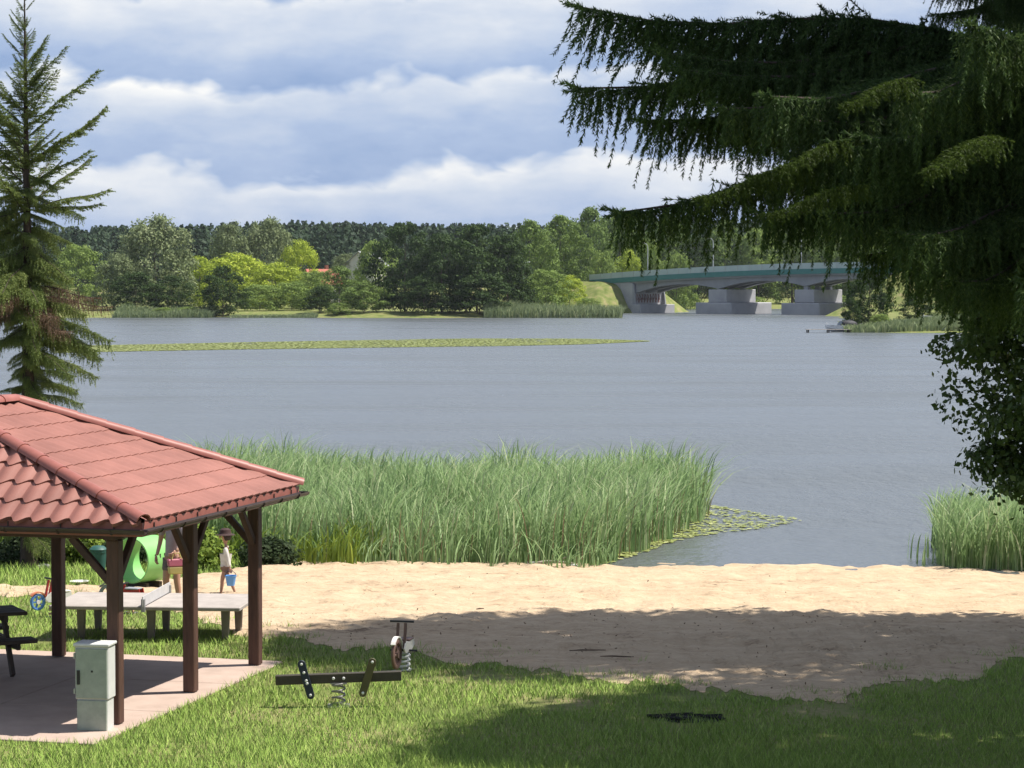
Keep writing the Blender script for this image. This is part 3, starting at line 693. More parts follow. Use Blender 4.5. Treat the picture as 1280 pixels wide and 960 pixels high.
for args in ((727, 10, 17.6, 6.6, 1), (722, 104, 17.9, 6.75, 0), (772, 258, 17.4, 6.25, 0), (800, 45, 18.6, 6.5, 2), (806, 150, 18.3, 6.6, 1), (850, 95, 17.0, 6.5, 2),
             (955, 262, 16.4, 5.9, 0), (985, 200, 16.0, 6.1, 2), (890, 75, 19.2, 6.45, 1), (930, 170, 19.3, 6.7, 0), (960, 120, 15.8, 6.6, 1),
             (1075, 180, 15.4, 6.3, 2), (1040, 265, 15.6, 5.9, 1), (1135, 330, 16.2, 5.5, 0), (1000, 255, 18.9, 6.0, 1), (1120, 300, 15.3, 5.6, 2), (1130, 110, 15.2, 6.7, 0), (1190, 350, 15.6, 5.3, 1), (1205, 398, 17.3, 5.1, 0), (1078, 318, 16.9, 5.75, 1), (830, 75, 17.2, 6.55, 2), (872, 150, 18.6, 6.65, 1), (905, 130, 16.6, 6.6, 0), (940, 225, 18.4, 6.3, 2), (1010, 150, 15.9, 6.4, 1)):
    toward(*args)
z = 5.0
while z < 13.6:       # the rest of the crown
    f = (z-5.0)/8.6; s_ = (1-f)**0.8*1.0+0.08
    for k in range(9):
        yaw = rnd.random()*2*math.pi; q_ = s_*rnd.uniform(0.7, 1.0); zz = z+rnd.random()*0.3; pit = rnd.uniform(-0.15, 0.1)+f*0.5
        tip = ST+Vector((math.cos(yaw)*4.2*q_, math.sin(yaw)*4.2*q_, zz-ST.z+4.2*q_*math.sin(pit)))
        tx, ty = 640+F*tip.x/tip.y, YH-F*(tip.z-CAMH)/tip.y
        if -260 < ty < 460 and tx < (1165 if ty > 215 else 985 if ty > 130 else 1085 if ty < 70 else 920):
            q_ = 0.45; tip = ST+Vector((math.cos(yaw)*4.2*q_, math.sin(yaw)*4.2*q_, 0)); tx = 640+F*tip.x/tip.y
            if tx < 1165: continue
        add_branch(sp, HB[k % 3], (0, 0, zz), yaw, pit, q_)
    z += 0.36
FB = spruce_branch('fresh_bough', 92, 1.3, 0.10, 0.12, 0.34, 0.20, M_FRESH, step=0.05, ndens=150, nl=0.045, nw=0.011, tipup=0.1, hstep=0.09)
for px_, py_, D, yaw, s_ in ((1030, 200, 15.9, 3.5, 0.7), (1080, 170, 15.5, 3.8, 0.6), (1100, 225, 15.2, 3.4, 0.6), (1150, 95, 15.3, 3.9, 0.6), (1255, 165, 14.9, 4.0, 0.7)):
    o = obj('branch', FB[0], sp); o.location = PX(px_, py_, D)-ST; o.rotation_euler = (0.15, 0.25, yaw); o.scale = (s_,)*3; o['label'] = 'spray of lighter green shoots'

# left spruce, standing behind the pavilion
LD = 46.0
LT = Vector((PX(34, 0, LD).x, LD, tz(PX(34, 0, LD).x, LD)))
ls = empty('spruce_tree', LT); tag(ls, 'slender sunlit spruce with upswept top behind the pavilion roof', 'spruce tree')
LH = CAMH + (YH+8)/F*LD - LT.z
obj('trunk', spruce_trunk(LH, 0.16), ls)
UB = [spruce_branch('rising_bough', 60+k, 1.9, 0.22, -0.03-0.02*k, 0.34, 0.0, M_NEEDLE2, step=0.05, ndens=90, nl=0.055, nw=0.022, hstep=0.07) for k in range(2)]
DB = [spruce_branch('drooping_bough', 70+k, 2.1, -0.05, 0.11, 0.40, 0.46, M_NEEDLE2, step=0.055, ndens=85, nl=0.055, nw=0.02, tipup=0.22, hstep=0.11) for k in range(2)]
XB = [spruce_branch('dead_bough', 80, 1.7, -0.05, 0.08, 0.36, 0.36, M_DEAD, step=0.05, ndens=45, nl=0.03, nw=0.011, tipup=0.15)]
z = LH-0.15; k = 0
while z > 0.6:
    f = (LH-z)/LH            # 0 at the top
    rad = min(1.5, 0.12 + 4.2*f)*(1-0.42*min(1, max(0, (f-0.56)/0.14)))
    for q in range(3 if f < 0.07 else (5 if f < 0.33 else 8)):
        k += 1; yaw = k*2.39996 + rnd.uniform(-0.3, 0.3); up = f + rnd.uniform(-0.07, 0.07) < 0.36
        m_ = (UB if up else DB)[k % 2]; L0 = 1.9 if up else 2.1
        add_branch(ls, m_, (0, 0, z+rnd.uniform(-0.12, 0.12)), yaw, (0.66-0.9*f) if up else rnd.uniform(-0.3, 0.12), rad/L0*(rnd.uniform(0.5, 1.2) if q % 3 else rnd.uniform(0.3, 0.6)))
    z -= 0.15 + 0.11*min(1, f*3)
for px_, py_, dz in ((84, 62, -0.75), (122, 92, -1.0), (118, 150, -0.8), (131, 140, -1.0), (136, 238, -0.3), (112, 190, -0.6), (126, 255, -0.1), (62, 48, -0.7), (-40, 80, -0.9), (-70, 150, -0.8)):
    tip = PX(px_, py_, LD-0.3)-LT; root = Vector((0, 0, tip.z+dz)); d = tip-root; m_ = UB[px_ % 2]; zt = 0.22*1.9+(0.03+0.02*(px_ % 2))*1.9**2
    add_branch(ls, m_, root, math.atan2(d.y, d.x), math.atan2(d.z, math.hypot(d.x, d.y))-math.atan2(zt, 1.9), d.length/math.hypot(1.9, zt))
for yaw, zz, s_ in ((-0.6, 5.45, 1.0), (-0.15, 5.25, 0.9), (-1.1, 5.1, 1.0), (-1.7, 5.3, 0.9), (-0.9, 4.8, 0.9), (-2.2, 4.9, 0.9)):
    o = add_branch(ls, XB[0], (0, 0, zz), yaw, 0.02, s_*1.05); o['label'] = 'dead brown bough'

# ------------------------------------------------------------------ broadleaf trees on the right (one reaches into the picture; their shade lies on the beach)
M_LEAFN = leafmat('dark_green_leaves', (0.035, 0.064, 0.021), (0.080, 0.120, 0.035), (0.160, 0.208, 0.080), 0.3, 0.4)
rng = np.random.default_rng(11)
def broadleaf(name, loc, h, rad, z0, seed, label, leaf=0.085, nclump=260, per=110, cr=0.62, m=M_LEAFN, shape='round'):
    rg = np.random.default_rng(seed); t = empty(name, loc); tag(t, label, 'tree', 'broadleaf trees on the right bank')
    me, C = crown_mesh('crown', rg, m, h, rad, z0, nclump, per, leaf, cr, shape, pointed=True)
    obj('crown', me, t); obj('trunk', trunk_mesh('trunk', rg, h, 0.02*h, C, 40, M_BARK, z0), t); return t
def onbank(x, d): return (x, d, tz(x, d))
broadleaf('broadleaf_tree', onbank(6.3, 24.2), 7.6, 1.85, 2.65, 21, 'leafy dark tree at the right edge below the spruce', 0.068, 430, 240, 0.46)
broadleaf('broadleaf_tree', onbank(11.0, 28.2), 19.5, 3.2, 5.0, 22, 'tall broadleaf tree shading the lawn from the right', 0.24, 340, 80, 1.0)
broadleaf('broadleaf_tree', onbank(10.7, 35.9), 24.0, 3.3, 6.0, 23, 'tallest broadleaf tree beside the beach on the right', 0.26, 420, 85, 1.1)
broadleaf('broadleaf_tree', onbank(16.6, 32.4), 20.5, 4.0, 4.0, 24, 'broadleaf tree farthest to the right of the lawn', 0.26, 360, 75, 1.2)

# ------------------------------------------------------------------ far trees
GREY = leafmat('grey_green_leaves', (0.125, 0.163, 0.072), (0.221, 0.265, 0.125), (0.311, 0.342, 0.184), 0.25)
DARK = leafmat('deep_green_leaves', (0.025, 0.048, 0.013), (0.053, 0.091, 0.024), (0.073, 0.115, 0.030), 0.25)
MIDG = leafmat('mid_green_leaves', (0.085, 0.138, 0.035), (0.162, 0.235, 0.055), (0.216, 0.276, 0.073), 0.25)
BRIG = leafmat('yellow_green_leaves', (0.223, 0.298, 0.037), (0.410, 0.485, 0.056), (0.522, 0.559, 0.094), 0.3)
LITE = leafmat('fresh_green_leaves', (0.138, 0.211, 0.049), (0.244, 0.324, 0.082), (0.308, 0.373, 0.114), 0.3)
KIND = {}
for kn, m_, shp, fl in (('grey', GREY, 'dome', 0.8), ('dark', DARK, 'round', 0.5), ('dark2', DARK, 'dome', 0.5), ('mid', MIDG, 'round', 0.6), ('mid2', MIDG, 'dome', 0.6), ('bright', BRIG, 'dome', 0.7), ('lite', LITE, 'dome', 0.7)):
    rg = np.random.default_rng(len(KIND)+100)
    me, C = crown_mesh('crown', rg, m_, 1.0, 0.5, 0.06, 120, 95, 0.026, 0.115, shp, fl)   # unit tree: height 1, crown diameter 1
    KIND[kn] = (me, trunk_mesh('trunk', rg, 1.0, 0.016, C, 14, M_BARK, 0.2))
rnd = random.Random(9)
def fartree(x, ytop, hw, D, kind, label, name='broadleaf_tree', group='trees on the far shore'):
    X_ = (x-640)/F*D; zb_ = tz(X_, D); h = CAMH-(ytop-YH)/F*D - zb_; wd = 2*hw*D/F
    t = empty(name, (X_, D, zb_), rnd.random()*6.28); tag(t, label, 'shrub' if name == 'shrub' else 'tree', group)
    c = obj('crown', KIND[kind][0], t); c.scale = (wd*1.04, wd*1.04, h*1.02); k_ = obj('trunk', KIND[kind][1], t); k_.scale = (h*0.9, h*0.9, h)
    return t
FT = [(98, 304, 34, 470, 'lite', 'pale green tree emerging right beside the left spruce'),
 (148, 318, 28, 455, 'grey', 'low dull green tree just left of the big willow'),
 (196, 272, 50, 462, 'grey', 'tall broad grey green willow on the far left shore'),
 (170, 340, 30, 444, 'dark2', 'dark rounded tree in front of the willow, left side'), (215, 345, 28, 445, 'dark', 'dark rounded tree in front of the willow, right side'),
 (250, 322, 26, 480, 'bright', 'yellow green tree at the right flank of the willow'),
 (288, 281, 30, 545, 'grey', 'grey tree rising behind the yellow bushes, left one'), (336, 275, 36, 550, 'grey', 'pale grey tree crown standing highest behind the yellow bushes'),
 (376, 302, 28, 510, 'bright', 'yellow green tree with pale trunk left of the red roof'),
 (296, 318, 48, 490, 'bright', 'wide bright yellow green tree at centre of the left shore'), (345, 330, 38, 478, 'bright', 'bright green tree right of the widest yellow one'),
 (279, 332, 29, 437, 'dark', 'dark round tree standing alone at the waterside meadow'),
 (392, 338, 26, 470, 'lite', 'light green bush below the red roof'), (325, 355, 30, 455, 'lite', 'low fresh green bush on the meadow edge'), (365, 352, 30, 458, 'lite', 'low fresh green bush left of the dark shoreline trees'),
 (425, 334, 30, 448, 'mid2', 'mid green tree right of the red roof'), (400, 358, 20, 440, 'dark2', 'small dark tree at the end of the meadow'),
 (455, 352, 30, 438, 'mid', 'low tree overhanging the water left of the dark group'), (470, 300, 28, 520, 'lite', 'pale tree peeping out left of the dark group'),
 (432, 318, 20, 560, 'grey', 'small greyish tree behind the red-roofed house'),
 (506, 278, 44, 444, 'dark', 'tall dark tree, leftmost of the dark waterside group'), (552, 292, 38, 438, 'dark', 'dark tree second from left in the waterside group'),
 (596, 280, 46, 442, 'dark', 'tallest dark tree in the middle of the waterside group'), (634, 292, 32, 446, 'dark2', 'dark tree at the right end of the waterside group'),
 (530, 345, 34, 434, 'dark2', 'low dark tree hanging over the water, left of centre'), (600, 342, 38, 434, 'dark2', 'low dark tree hanging over the water, near centre'),
 (662, 276, 36, 500, 'mid', 'mid green tree above the bright bush by the bridge'), (700, 270, 36, 515, 'mid', 'tall green tree left of the bridge lamps'),
 (682, 336, 32, 452, 'lite', 'bright rounded bush beside the bridge embankment'), (712, 345, 20, 470, 'bright', 'yellowish bush at the foot of the embankment'),
 (738, 260, 36, 590, 'mid', 'tall green tree behind the left bridge end'), (776, 264, 34, 600, 'mid2', 'tall green tree behind the first bridge lamp'),
 (812, 298, 20, 570, 'lite', 'small round pale tree above the bridge'), (752, 312, 22, 560, 'lite', 'fresh green bush at the left end of the bridge'), (786, 314, 24, 565, 'bright', 'yellow green bush above the bridge parapet'),
 (836, 268, 34, 620, 'mid', 'green tree behind the second bridge lamp'), (872, 296, 30, 610, 'dark2', 'dark tree behind the bridge under the lowest bough'), (845, 315, 24, 575, 'lite', 'light bush above the bridge beside the second lamp'),
 (906, 276, 34, 630, 'mid', 'green tree beyond the bridge, left of the third lamp'), (948, 284, 32, 625, 'lite', 'pale green tree beyond the bridge behind the third lamp'), (990, 274, 34, 630, 'mid2', 'green tree beyond the bridge, right of the third lamp'),
 (1032, 280, 32, 625, 'mid', 'green tree beyond the bridge behind the hanging twigs'), (1075, 276, 34, 630, 'lite', 'green tree beyond the right end of the bridge'), (1118, 284, 34, 620, 'mid', 'rightmost tree beyond the bridge'),
 (1086, 336, 27, 304, 'dark', 'dark tree on the tip of the small headland'), (1064, 372, 13, 300, 'dark2', 'small dark bush beside the moored boat'),
 (1146, 366, 24, 312, 'dark2', 'dark bush in the middle of the headland'), (1195, 352, 26, 316, 'mid', 'green tree at the right of the headland')]
for a in FT: fartree(*a)
for x, yt, hw, D, lb in ((735, 372, 16, 456, 'low grey green shrub on the bridge bank, left'), (205, 384, 14, 434, 'low shrub on the far left water edge'), (235, 383, 16, 434, 'low shrub left of the lone dark tree'), (425, 378, 15, 434, 'low shrub at the water below the red roof'),
                        (1100, 392, 14, 298, 'yellow green shrub on the headland grass'), (860, 372, 18, 606, 'low shrub on the bank seen under the bridge, left'), (935, 370, 22, 606, 'low shrub on the bank seen under the bridge, middle'), (1045, 368, 20, 606, 'low shrub on the bank seen under the bridge, right')):
    fartree(x, yt, hw, D, 'lite', lb, 'shrub', 'shrubs on the far shore')

# far hill forest, one dark mass
M_FOR = leafmat('far_forest_needles', (0.020, 0.038, 0.021), (0.037, 0.064, 0.032), (0.050, 0.080, 0.036), 0.15)
rng = np.random.default_rng(3)
nt_ = 1900
fd = 690+rng.random(nt_)**1.3*420; fx = (rng.random(nt_)-0.5)*0.62*fd + 0.01*fd
fz = terrain(fx, fd); prof_y = np.interp(fx/fd*F+640, [-400, 60, 250, 330, 420, 560, 700, 800, 900, 1300], [280, 284, 282, 275, 279, 281, 280, 268, 273, 280])
fh = np.clip(CAMH-(prof_y-YH)/F*fd - fz, 9, 30)*(0.88+0.14*rng.random(nt_))
fh = np.where(fd < 800, np.minimum(fh, 17+6*rng.random(nt_)), fh)
per = 190
q = rng.random((nt_, per)); ph = rng.random((nt_, per))*6.2832
con = (rng.random(nt_) < 0.3)[:, None]
rr = np.where(con, (1-q)**0.8*0.17+0.012, 0.19*np.sqrt(np.clip(1-(2*q-0.9)**2, 0.02, 1)))*(0.75+0.5*rng.random((nt_, per)))
Pp = np.stack([fx[:, None]+rr*np.cos(ph)*fh[:, None], fd[:, None]+rr*np.sin(ph)*fh[:, None], fz[:, None]+(0.12+0.88*q)*fh[:, None]], 2)
Nn = np.stack([np.cos(ph), np.sin(ph), 0.6+0*ph], 2)+rng.normal(size=(nt_, per, 3))*0.4
V, Fq = cards(Pp.reshape(-1, 3), Nn.reshape(-1, 3), (np.repeat(fh, per)*0.055*(0.6+0.8*rng.random(nt_*per))), rng)
tag(obj('forest', np_mesh('forest', V, Fq, M_FOR)), 'dark wooded hills along the horizon', 'forest', kind='stuff')

# ------------------------------------------------------------------ reeds, grass, lilies
M_REED = leafmat('reed_blades', (0.137, 0.227, 0.071), (0.307, 0.429, 0.194), (0.502, 0.529, 0.317), 0.4, 0.45, up=0.5)
def blades(name, X_, D_, Z_, H_, W_, rng, m, lean=0.62, seg=5, wind=(0.08, 0.0), droop=0.6):
    n = len(X_); a = rng.random(n)*6.2832
    L = np.stack([np.cos(a), np.sin(a), 0*a], 1)*(lean*rng.random(n)**1.4*H_)[:, None] + np.array((wind[0], wind[1], 0))*H_[:, None]
    face = rng.random(n)*6.2832; sdv = np.stack([np.cos(face), np.sin(face)*0.6, 0*face], 1)
    rows = []
    for k in range(seg+1):
        f = k/seg; c = np.stack([X_, D_, Z_+H_*(f-droop*0.35*f**4)], 1) + L*(f**2.2)
        wv = W_*(1-f**2.2)*0.5 + 0.0006
        rows.append(c-sdv*wv[:, None]); rows.append(c+sdv*wv[:, None])
    V = np.stack(rows, 1).reshape(-1, 3); st = (2*(seg+1))
    b0 = (np.arange(n)*st)[:, None]
    Fq = np.concatenate([b0+np.array((2*k, 2*k+1, 2*k+3, 2*k+2)) for k in range(seg)], 1).reshape(-1, 4)
    return np_mesh(name, V, Fq, m)
rng = np.random.default_rng(17)
def reedbed(name, inside, n, xr, dr, hf, label, m=M_REED, wl=0.036, **kw):
    X_ = xr[0]+(xr[1]-xr[0])*rng.random(n); D_ = dr[0]+(dr[1]-dr[0])*rng.random(n)**1.25
    k = inside(X_, D_) & (vnoise(X_*1.3, D_*1.3, 9) + 0.5*rng.random(n) > 0.34); X_, D_ = X_[k], D_[k]
    Z_ = np.maximum(terrain(X_, D_), -1.0); base = np.maximum(terrain(X_, D_), WATER)
    H_ = hf(X_, D_)*(0.52+0.6*rng.random(len(X_)))*(0.74+0.5*vnoise(X_*0.7, D_*0.7, 4)) + (base-Z_)
    W_ = wl*(0.6+0.8*rng.random(len(X_)))
    tag(obj(name, blades(name, X_, D_, Z_, H_, W_, rng, m, **kw)), label, 'reeds', kind='stuff')
def re_right(D_): return np.interp(D_, [47, 48.3, 50.5, 54, 58, 60.5, 63], [1.0, 1.7, 2.6, 3.6, 4.55, 4.7, 4.2])
reedbed('reed_bed', lambda X_, D_: (X_ < re_right(D_)+0.25*np.sin(D_*3)) & (D_ > shore(X_)+0.15+0.35*vnoise(X_*1.5, X_*0, 6)) & (X_ > -13.5) & (D_ < 61.5+1.2*np.sin(X_*0.9)), 62000, (-13.5, 5), (46, 63),
        lambda X_, D_: 1.92+0.12*(X_ < -5.5)+0*X_, 'broad bed of green reeds at the water edge behind the beach')
reedbed('reed_clump', lambda X_, D_: (X_ > 8.55+0.2*np.sin(D_*2.3)+0.15*(D_-47)) & (D_ > shore(X_)+0.7) , 15000, (8.3, 14), (46, 53), lambda X_, D_: 1.72+0*X_, 'pale green reed clump in the water at the right')
M_DRY = leafmat('dry_reed_stems', (0.22, 0.17, 0.10), (0.36, 0.29, 0.18), (0.45, 0.38, 0.26), 0.2)
reedbed('dry_reed_stems', lambda X_, D_: (X_ < re_right(D_)+0.2) & (D_ > shore(X_)-0.1), 3200, (-10, 4.8), (46.5, 62), lambda X_, D_: 1.75+0*X_, 'dry tan stems standing among the green reeds', M_DRY, 0.02, lean=0.35)
reedbed('reed_fringe', lambda X_, D_: (X_ < re_right(D_)+0.5) & (D_ > shore(X_)-0.35) & (D_ < shore(X_)+0.6), 2200, (-4.5, 3.5), (46.3, 49.5), lambda X_, D_: 0.35+0.9*vnoise(X_*1.6, D_*1.6, 15), 'low ragged blades along the front of the reed bed', M_REED, 0.03, lean=1.0)
# sparse single stalks in the water near the right clump
reedbed('reed_stalks', lambda X_, D_: D_ > shore(X_)+0.8, 26, (8.15, 8.8), (46.8, 50), lambda X_, D_: 0.9+0*X_, 'scattered reed stalks standing in the water beside the right clump', lean=0.15)
# far shore reeds
def far_reeds(name, x0, x1, D, dep, hh, n, label):
    X_ = ((x0-640)+(x1-x0)*rng.random(n))/F*D; D_ = D+dep*rng.random(n); Z_ = np.maximum(terrain(X_, D_), WATER-0.2)
    hh_ = hh*(0.6+0.5*rng.random(n))*(0.75+0.4*vnoise(X_*0.3, D_*0.3, 2))
    tag(obj(name, blades(name, X_, D_, Z_, hh_, 0.16+0.12*rng.random(n), rng, M_FREED, seg=2)), label, 'reeds', kind='stuff')
M_FREED = leafmat('far_reed_blades', (0.162, 0.216, 0.101), (0.270, 0.324, 0.162), (0.365, 0.378, 0.216), 0.3)
far_reeds('far_reeds', 604, 778, 427, 14, 3.0, 5500, 'pale reed belt on the far shore left of the bridge')
far_reeds('far_reeds', 140, 262, 428, 10, 2.2, 3500, 'reed belt at the foot of the far willow')
far_reeds('far_reeds', 285, 395, 429, 5, 0.9, 2500, 'low reeds along the far meadow edge')
far_reeds('headland_reeds', 1062, 1290, 291, 9, 1.5, 5000, 'green reeds and grass on the headland by the boat')

M_GRASS = leafmat('lawn_blades', (0.151, 0.269, 0.041), (0.320, 0.451, 0.094), (0.542, 0.596, 0.222), 0.12, 0.6, up=1.6)
n = 330000
D_ = 23.5 + 29*rng.random(n)**1.7; X_ = (rng.random(n)-0.5)*0.50*D_
bn_, bf_ = beach_near(X_), beach_far(X_)
onb = (D_ + 0.9*(vnoise(X_*3.1, D_*3.1, 22)-0.45) - 0.5*rng.random(n)**2 > bn_-0.25) & (D_ < bf_)
stray = (vnoise(X_*1.7, D_*1.7, 21) > 0.66) & (rng.random(n) < 0.4) & (D_ < bn_+1.5)
lx = (X_-PC[0])*cu - (D_-PC[1])*su; ly = (X_-PC[0])*su + (D_-PC[1])*cu
onslab = (lx > -3.55) & (lx < 3.08) & (ly > -3.53) & (ly < 2.5)
patch = vnoise(X_*0.75+3, D_*0.75, 31)*0.6 + vnoise(X_*2.6, D_*2.6, 32)*0.4
bare = patch + 0.25*rng.random(n) < 0.36
for bxp, byp, rx_, ry_ in ((690, 884, 0.55, 0.5), (862, 874, 0.5, 0.35), (1030, 892, 0.5, 0.5)):
    gp = GD(bxp, byp); bare |= ((X_-gp.x)/rx_)**2 + ((D_-gp.y)/ry_)**2 < 0.6+0.7*rng.random(n)
keep = (~onb | stray) & ~onslab & ~(bare & (rng.random(n) < 0.85)) & (D_ < shore(X_)-0.3)
X_, D_ = X_[keep], D_[keep]; nn = len(X_)
H_ = (0.04+0.075*rng.random(nn)**1.8)*(0.65+0.8*vnoise(X_*1.1, D_*1.1, 33)) * np.where(D_ > 40, 1.6, 1.0)
Wd = (0.006+0.006*rng.random(nn))*np.clip(D_/26, 1, 2)
a = rng.random(nn)*6.2832; le = H_*(0.15+0.75*rng.random(nn)); f_ = rng.random(nn)*6.2832
Z_ = terrain(X_, D_)
Bv = np.stack([X_, D_, Z_], 1); S_ = np.stack([np.cos(f_), np.sin(f_), 0*f_], 1)*Wd[:, None]*0.5
Tv = Bv + np.stack([np.cos(a)*le, np.sin(a)*le, H_], 1)
V = np.stack([Bv-S_, Bv+S_, Tv], 1).reshape(-1, 3)
tag(obj('grass', np_mesh('grass', V, np.arange(3*nn).reshape(-1, 3), M_GRASS)), 'short lawn grass around the pavilion and the beach', 'grass', kind='stuff')

M_LILY = leafmat('lily_pads', (0.204, 0.240, 0.072), (0.336, 0.372, 0.132), (0.504, 0.516, 0.264), 0.1, 0.4)
def pads(name, X_, D_, R_, tilt, label):
    n = len(X_); a0 = rng.random(n)*6.2832; vs = [np.stack([X_, D_, np.full(n, WATER+0.012)], 1)]
    tx, ty = rng.normal(size=n)*tilt, rng.normal(size=n)*tilt
    for k in range(7):
        a = a0+0.25+(6.2832-0.5)*k/6; dx, dy = np.cos(a)*R_, np.sin(a)*R_
        vs.append(np.stack([X_+dx, D_+dy, WATER+0.014+np.abs(dx*tx+dy*ty)+0.006*rng.random(n)], 1))
    V = np.stack(vs, 1).reshape(-1, 3); b0 = (np.arange(n)*8)[:, None]
    Fq = np.concatenate([b0+np.array((0, k+1, k+2)) for k in range(6)], 1).reshape(-1, 3)
    tag(obj(name, np_mesh(name, V, Fq, M_LILY)), label, 'lily pads', kind='stuff')
n = 2200
D_ = 47.6+13.5*rng.random(n); off = rng.random(n)**1.7*(0.6+2.3*np.exp(-((D_-57)/2.8)**2))
X_ = re_right(D_)-0.35+off
k = (D_ > shore(X_)+0.4) & (vnoise(X_*2, D_*2, 41)+0.4*rng.random(n) > 0.45); pads('near_lily_pads', X_[k], D_[k], 0.035+0.05*rng.random(k.sum()), 0.08, 'lily pads floating beside the reed bed')
n = 42000
px_ = 70+740*rng.random(n); mid = np.interp(px_, [70, 300, 560, 800], [437, 432.5, 428.5, 426.5]); hw = np.interp(px_, [70, 200, 600, 730, 812], [4.2, 4.2, 5.0, 3.5, 0.3])
py_ = mid + hw*(rng.random(n)*2-1)
D_ = F*(CAMH-WATER)/(py_-YH); X_ = (px_-640)/F*D_
k = vnoise(X_*0.35, D_*0.12, 43)+0.6*rng.random(n) > 0.42; pads('far_lily_strip', X_[k], D_[k], 0.10+0.14*rng.random(k.sum()), 0.06, 'long strip of yellow green lily pads across the middle of the lake')

# bushes behind the pavilion
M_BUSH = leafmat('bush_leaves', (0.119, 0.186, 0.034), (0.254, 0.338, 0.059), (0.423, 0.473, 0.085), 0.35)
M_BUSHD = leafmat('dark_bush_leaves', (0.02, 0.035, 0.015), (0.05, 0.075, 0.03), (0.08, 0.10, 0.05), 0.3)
def bush(x, yb, ytop, hwp, m, label, seed):
    g_ = GD(x, yb); h = (yb-ytop)/F*g_.y; r_ = hwp/F*g_.y; rg = np.random.default_rng(seed)
    t = empty('bush', g_); tag(t, label, 'bush', 'bushes along the reed edge')
    me, C = crown_mesh('foliage', rg, m, h, r_, 0.05, 60, 90, 0.085, 0.24, 'dome', 0.8, True); obj('foliage', me, t)
    st_ = MB()
    for c in C[:14]: st_.tube([(c[0]*0.15, c[1]*0.15, -0.05), (c[0]*0.6, c[1]*0.6, c[2]*0.6), tuple(c)], [0.012, 0.009, 0.004], 5)
    st_.build('stems', M_BARK, t)
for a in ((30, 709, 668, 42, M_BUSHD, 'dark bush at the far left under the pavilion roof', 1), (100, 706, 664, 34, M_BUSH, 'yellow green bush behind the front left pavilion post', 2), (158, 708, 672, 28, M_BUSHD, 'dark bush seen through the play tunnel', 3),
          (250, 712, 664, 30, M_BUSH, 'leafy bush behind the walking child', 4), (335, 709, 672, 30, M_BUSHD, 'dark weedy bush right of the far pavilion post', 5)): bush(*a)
reedbed('weeds', lambda X_, D_: (D_ > shore(X_)-0.75+0.5*vnoise(X_*1.2, X_*0, 8)) & (D_ < shore(X_)+1.6) & (X_ < -2.3-1.2*vnoise(D_*2, D_*0, 3)), 11000, (-13, -2.2), (44, 51.5), lambda X_, D_: 0.75+0.5*vnoise(X_*0.9, D_*0.9, 14), 'tall yellow green weeds along the bank left of the reeds', M_BUSH, 0.05, lean=0.8)
# ------------------------------------------------------------------ bridge
M_BCON = mat('bridge_concrete', (0.30, 0.31, 0.33), 0.85, (0.23, 0.24, 0.26), 0.5, 0.1, 3)
M_BPALE = mat('bridge_pier_concrete', (0.40, 0.40, 0.41), 0.85, (0.30, 0.30, 0.32), 0.4, 0.1, 3)
M_TEAL = mat('teal_painted_edge', (0.055, 0.20, 0.185), 0.55, (0.04, 0.16, 0.15), 0.6)
M_PANEL = mat('pale_barrier_panel', (0.42, 0.50, 0.48), 0.35, (0.34, 0.42, 0.41), 0.6)
M_ASPH = mat('asphalt', (0.055, 0.055, 0.058), 0.9)
M_GRAF = mat('brown_graffiti_paint', (0.15, 0.06, 0.055), 0.6); M_GRAFB = mat('blue_graffiti_paint', (0.10, 0.14, 0.30), 0.6); M_GRAFW = mat('white_graffiti_paint', (0.62, 0.63, 0.68), 0.6)
br_ = empty('road_bridge', (BA[0], BA[1], 0.0), math.atan2(BD[1], BD[0]))   # local x along the bridge, local -y towards... the far side is +y after the flip below
tag(br_, 'grey concrete road bridge with a teal edge crossing the far end of the lake', 'bridge')
# local frame: x = along BD, y = along the left normal of BD; BN (away from the camera) is +y
BW = 11.0; SS = np.linspace(-3, BEND, 40)
piers = [30.2, 51.3]; ends = [8.6, BEND-1.5]; sup = [ends[0]]+piers+[ends[1]]
def under(s):
    """depth of the girder below the parapet top: haunched over the piers"""
    for a, b in zip(sup[:-1], sup[1:]):
        if a <= s <= b: f = (s-a)/(b-a); return 3.3 + 1.35*(2*f-1)**2
    return 4.65
def strip(y0, y1, top, bot, ss=SS):
    """solid running along the bridge between y0 and y1, top and bottom given as functions of s"""
    vs = []; fs = []; n = len(ss)
    for s in ss:
        zt, zb_ = bridge_top(s)-top(s), bridge_top(s)-bot(s)
        vs += [(s, y0, zt), (s, y1, zt), (s, y1, zb_), (s, y0, zb_)]
    for k in range(n-1):
        for q in range(4): fs.append((4*k+q, 4*k+(q+1) % 4, 4*k+4+(q+1) % 4, 4*k+4+q))
    fs += [(0, 1, 2, 3), (4*n-1, 4*n-2, 4*n-3, 4*n-4)]
    return MB().add(vs, fs)
c_ = lambda v: (lambda s: v)
strip(0.3, BW-0.3, c_(1.5), c_(2.5)).build('deck', M_BCON, br_)
strip(0.9, BW-0.9, c_(1.43), c_(1.497)).build('carriageway', M_ASPH, br_)
for y0, y1 in ((0.0, 0.296), (BW-0.296, BW)): strip(y0, y1, c_(1.18), c_(2.2)).build('edge_beam', M_TEAL, br_)
SG = np.linspace(ends[0]-1.5, ends[1]+0.5, 70)
for y0, y1 in ((0.95, 2.15), (4.9, 6.1), (BW-2.15, BW-0.95)): strip(y0, y1, c_(2.503), under, SG).build('girder', M_BCON, br_)
npan = 26
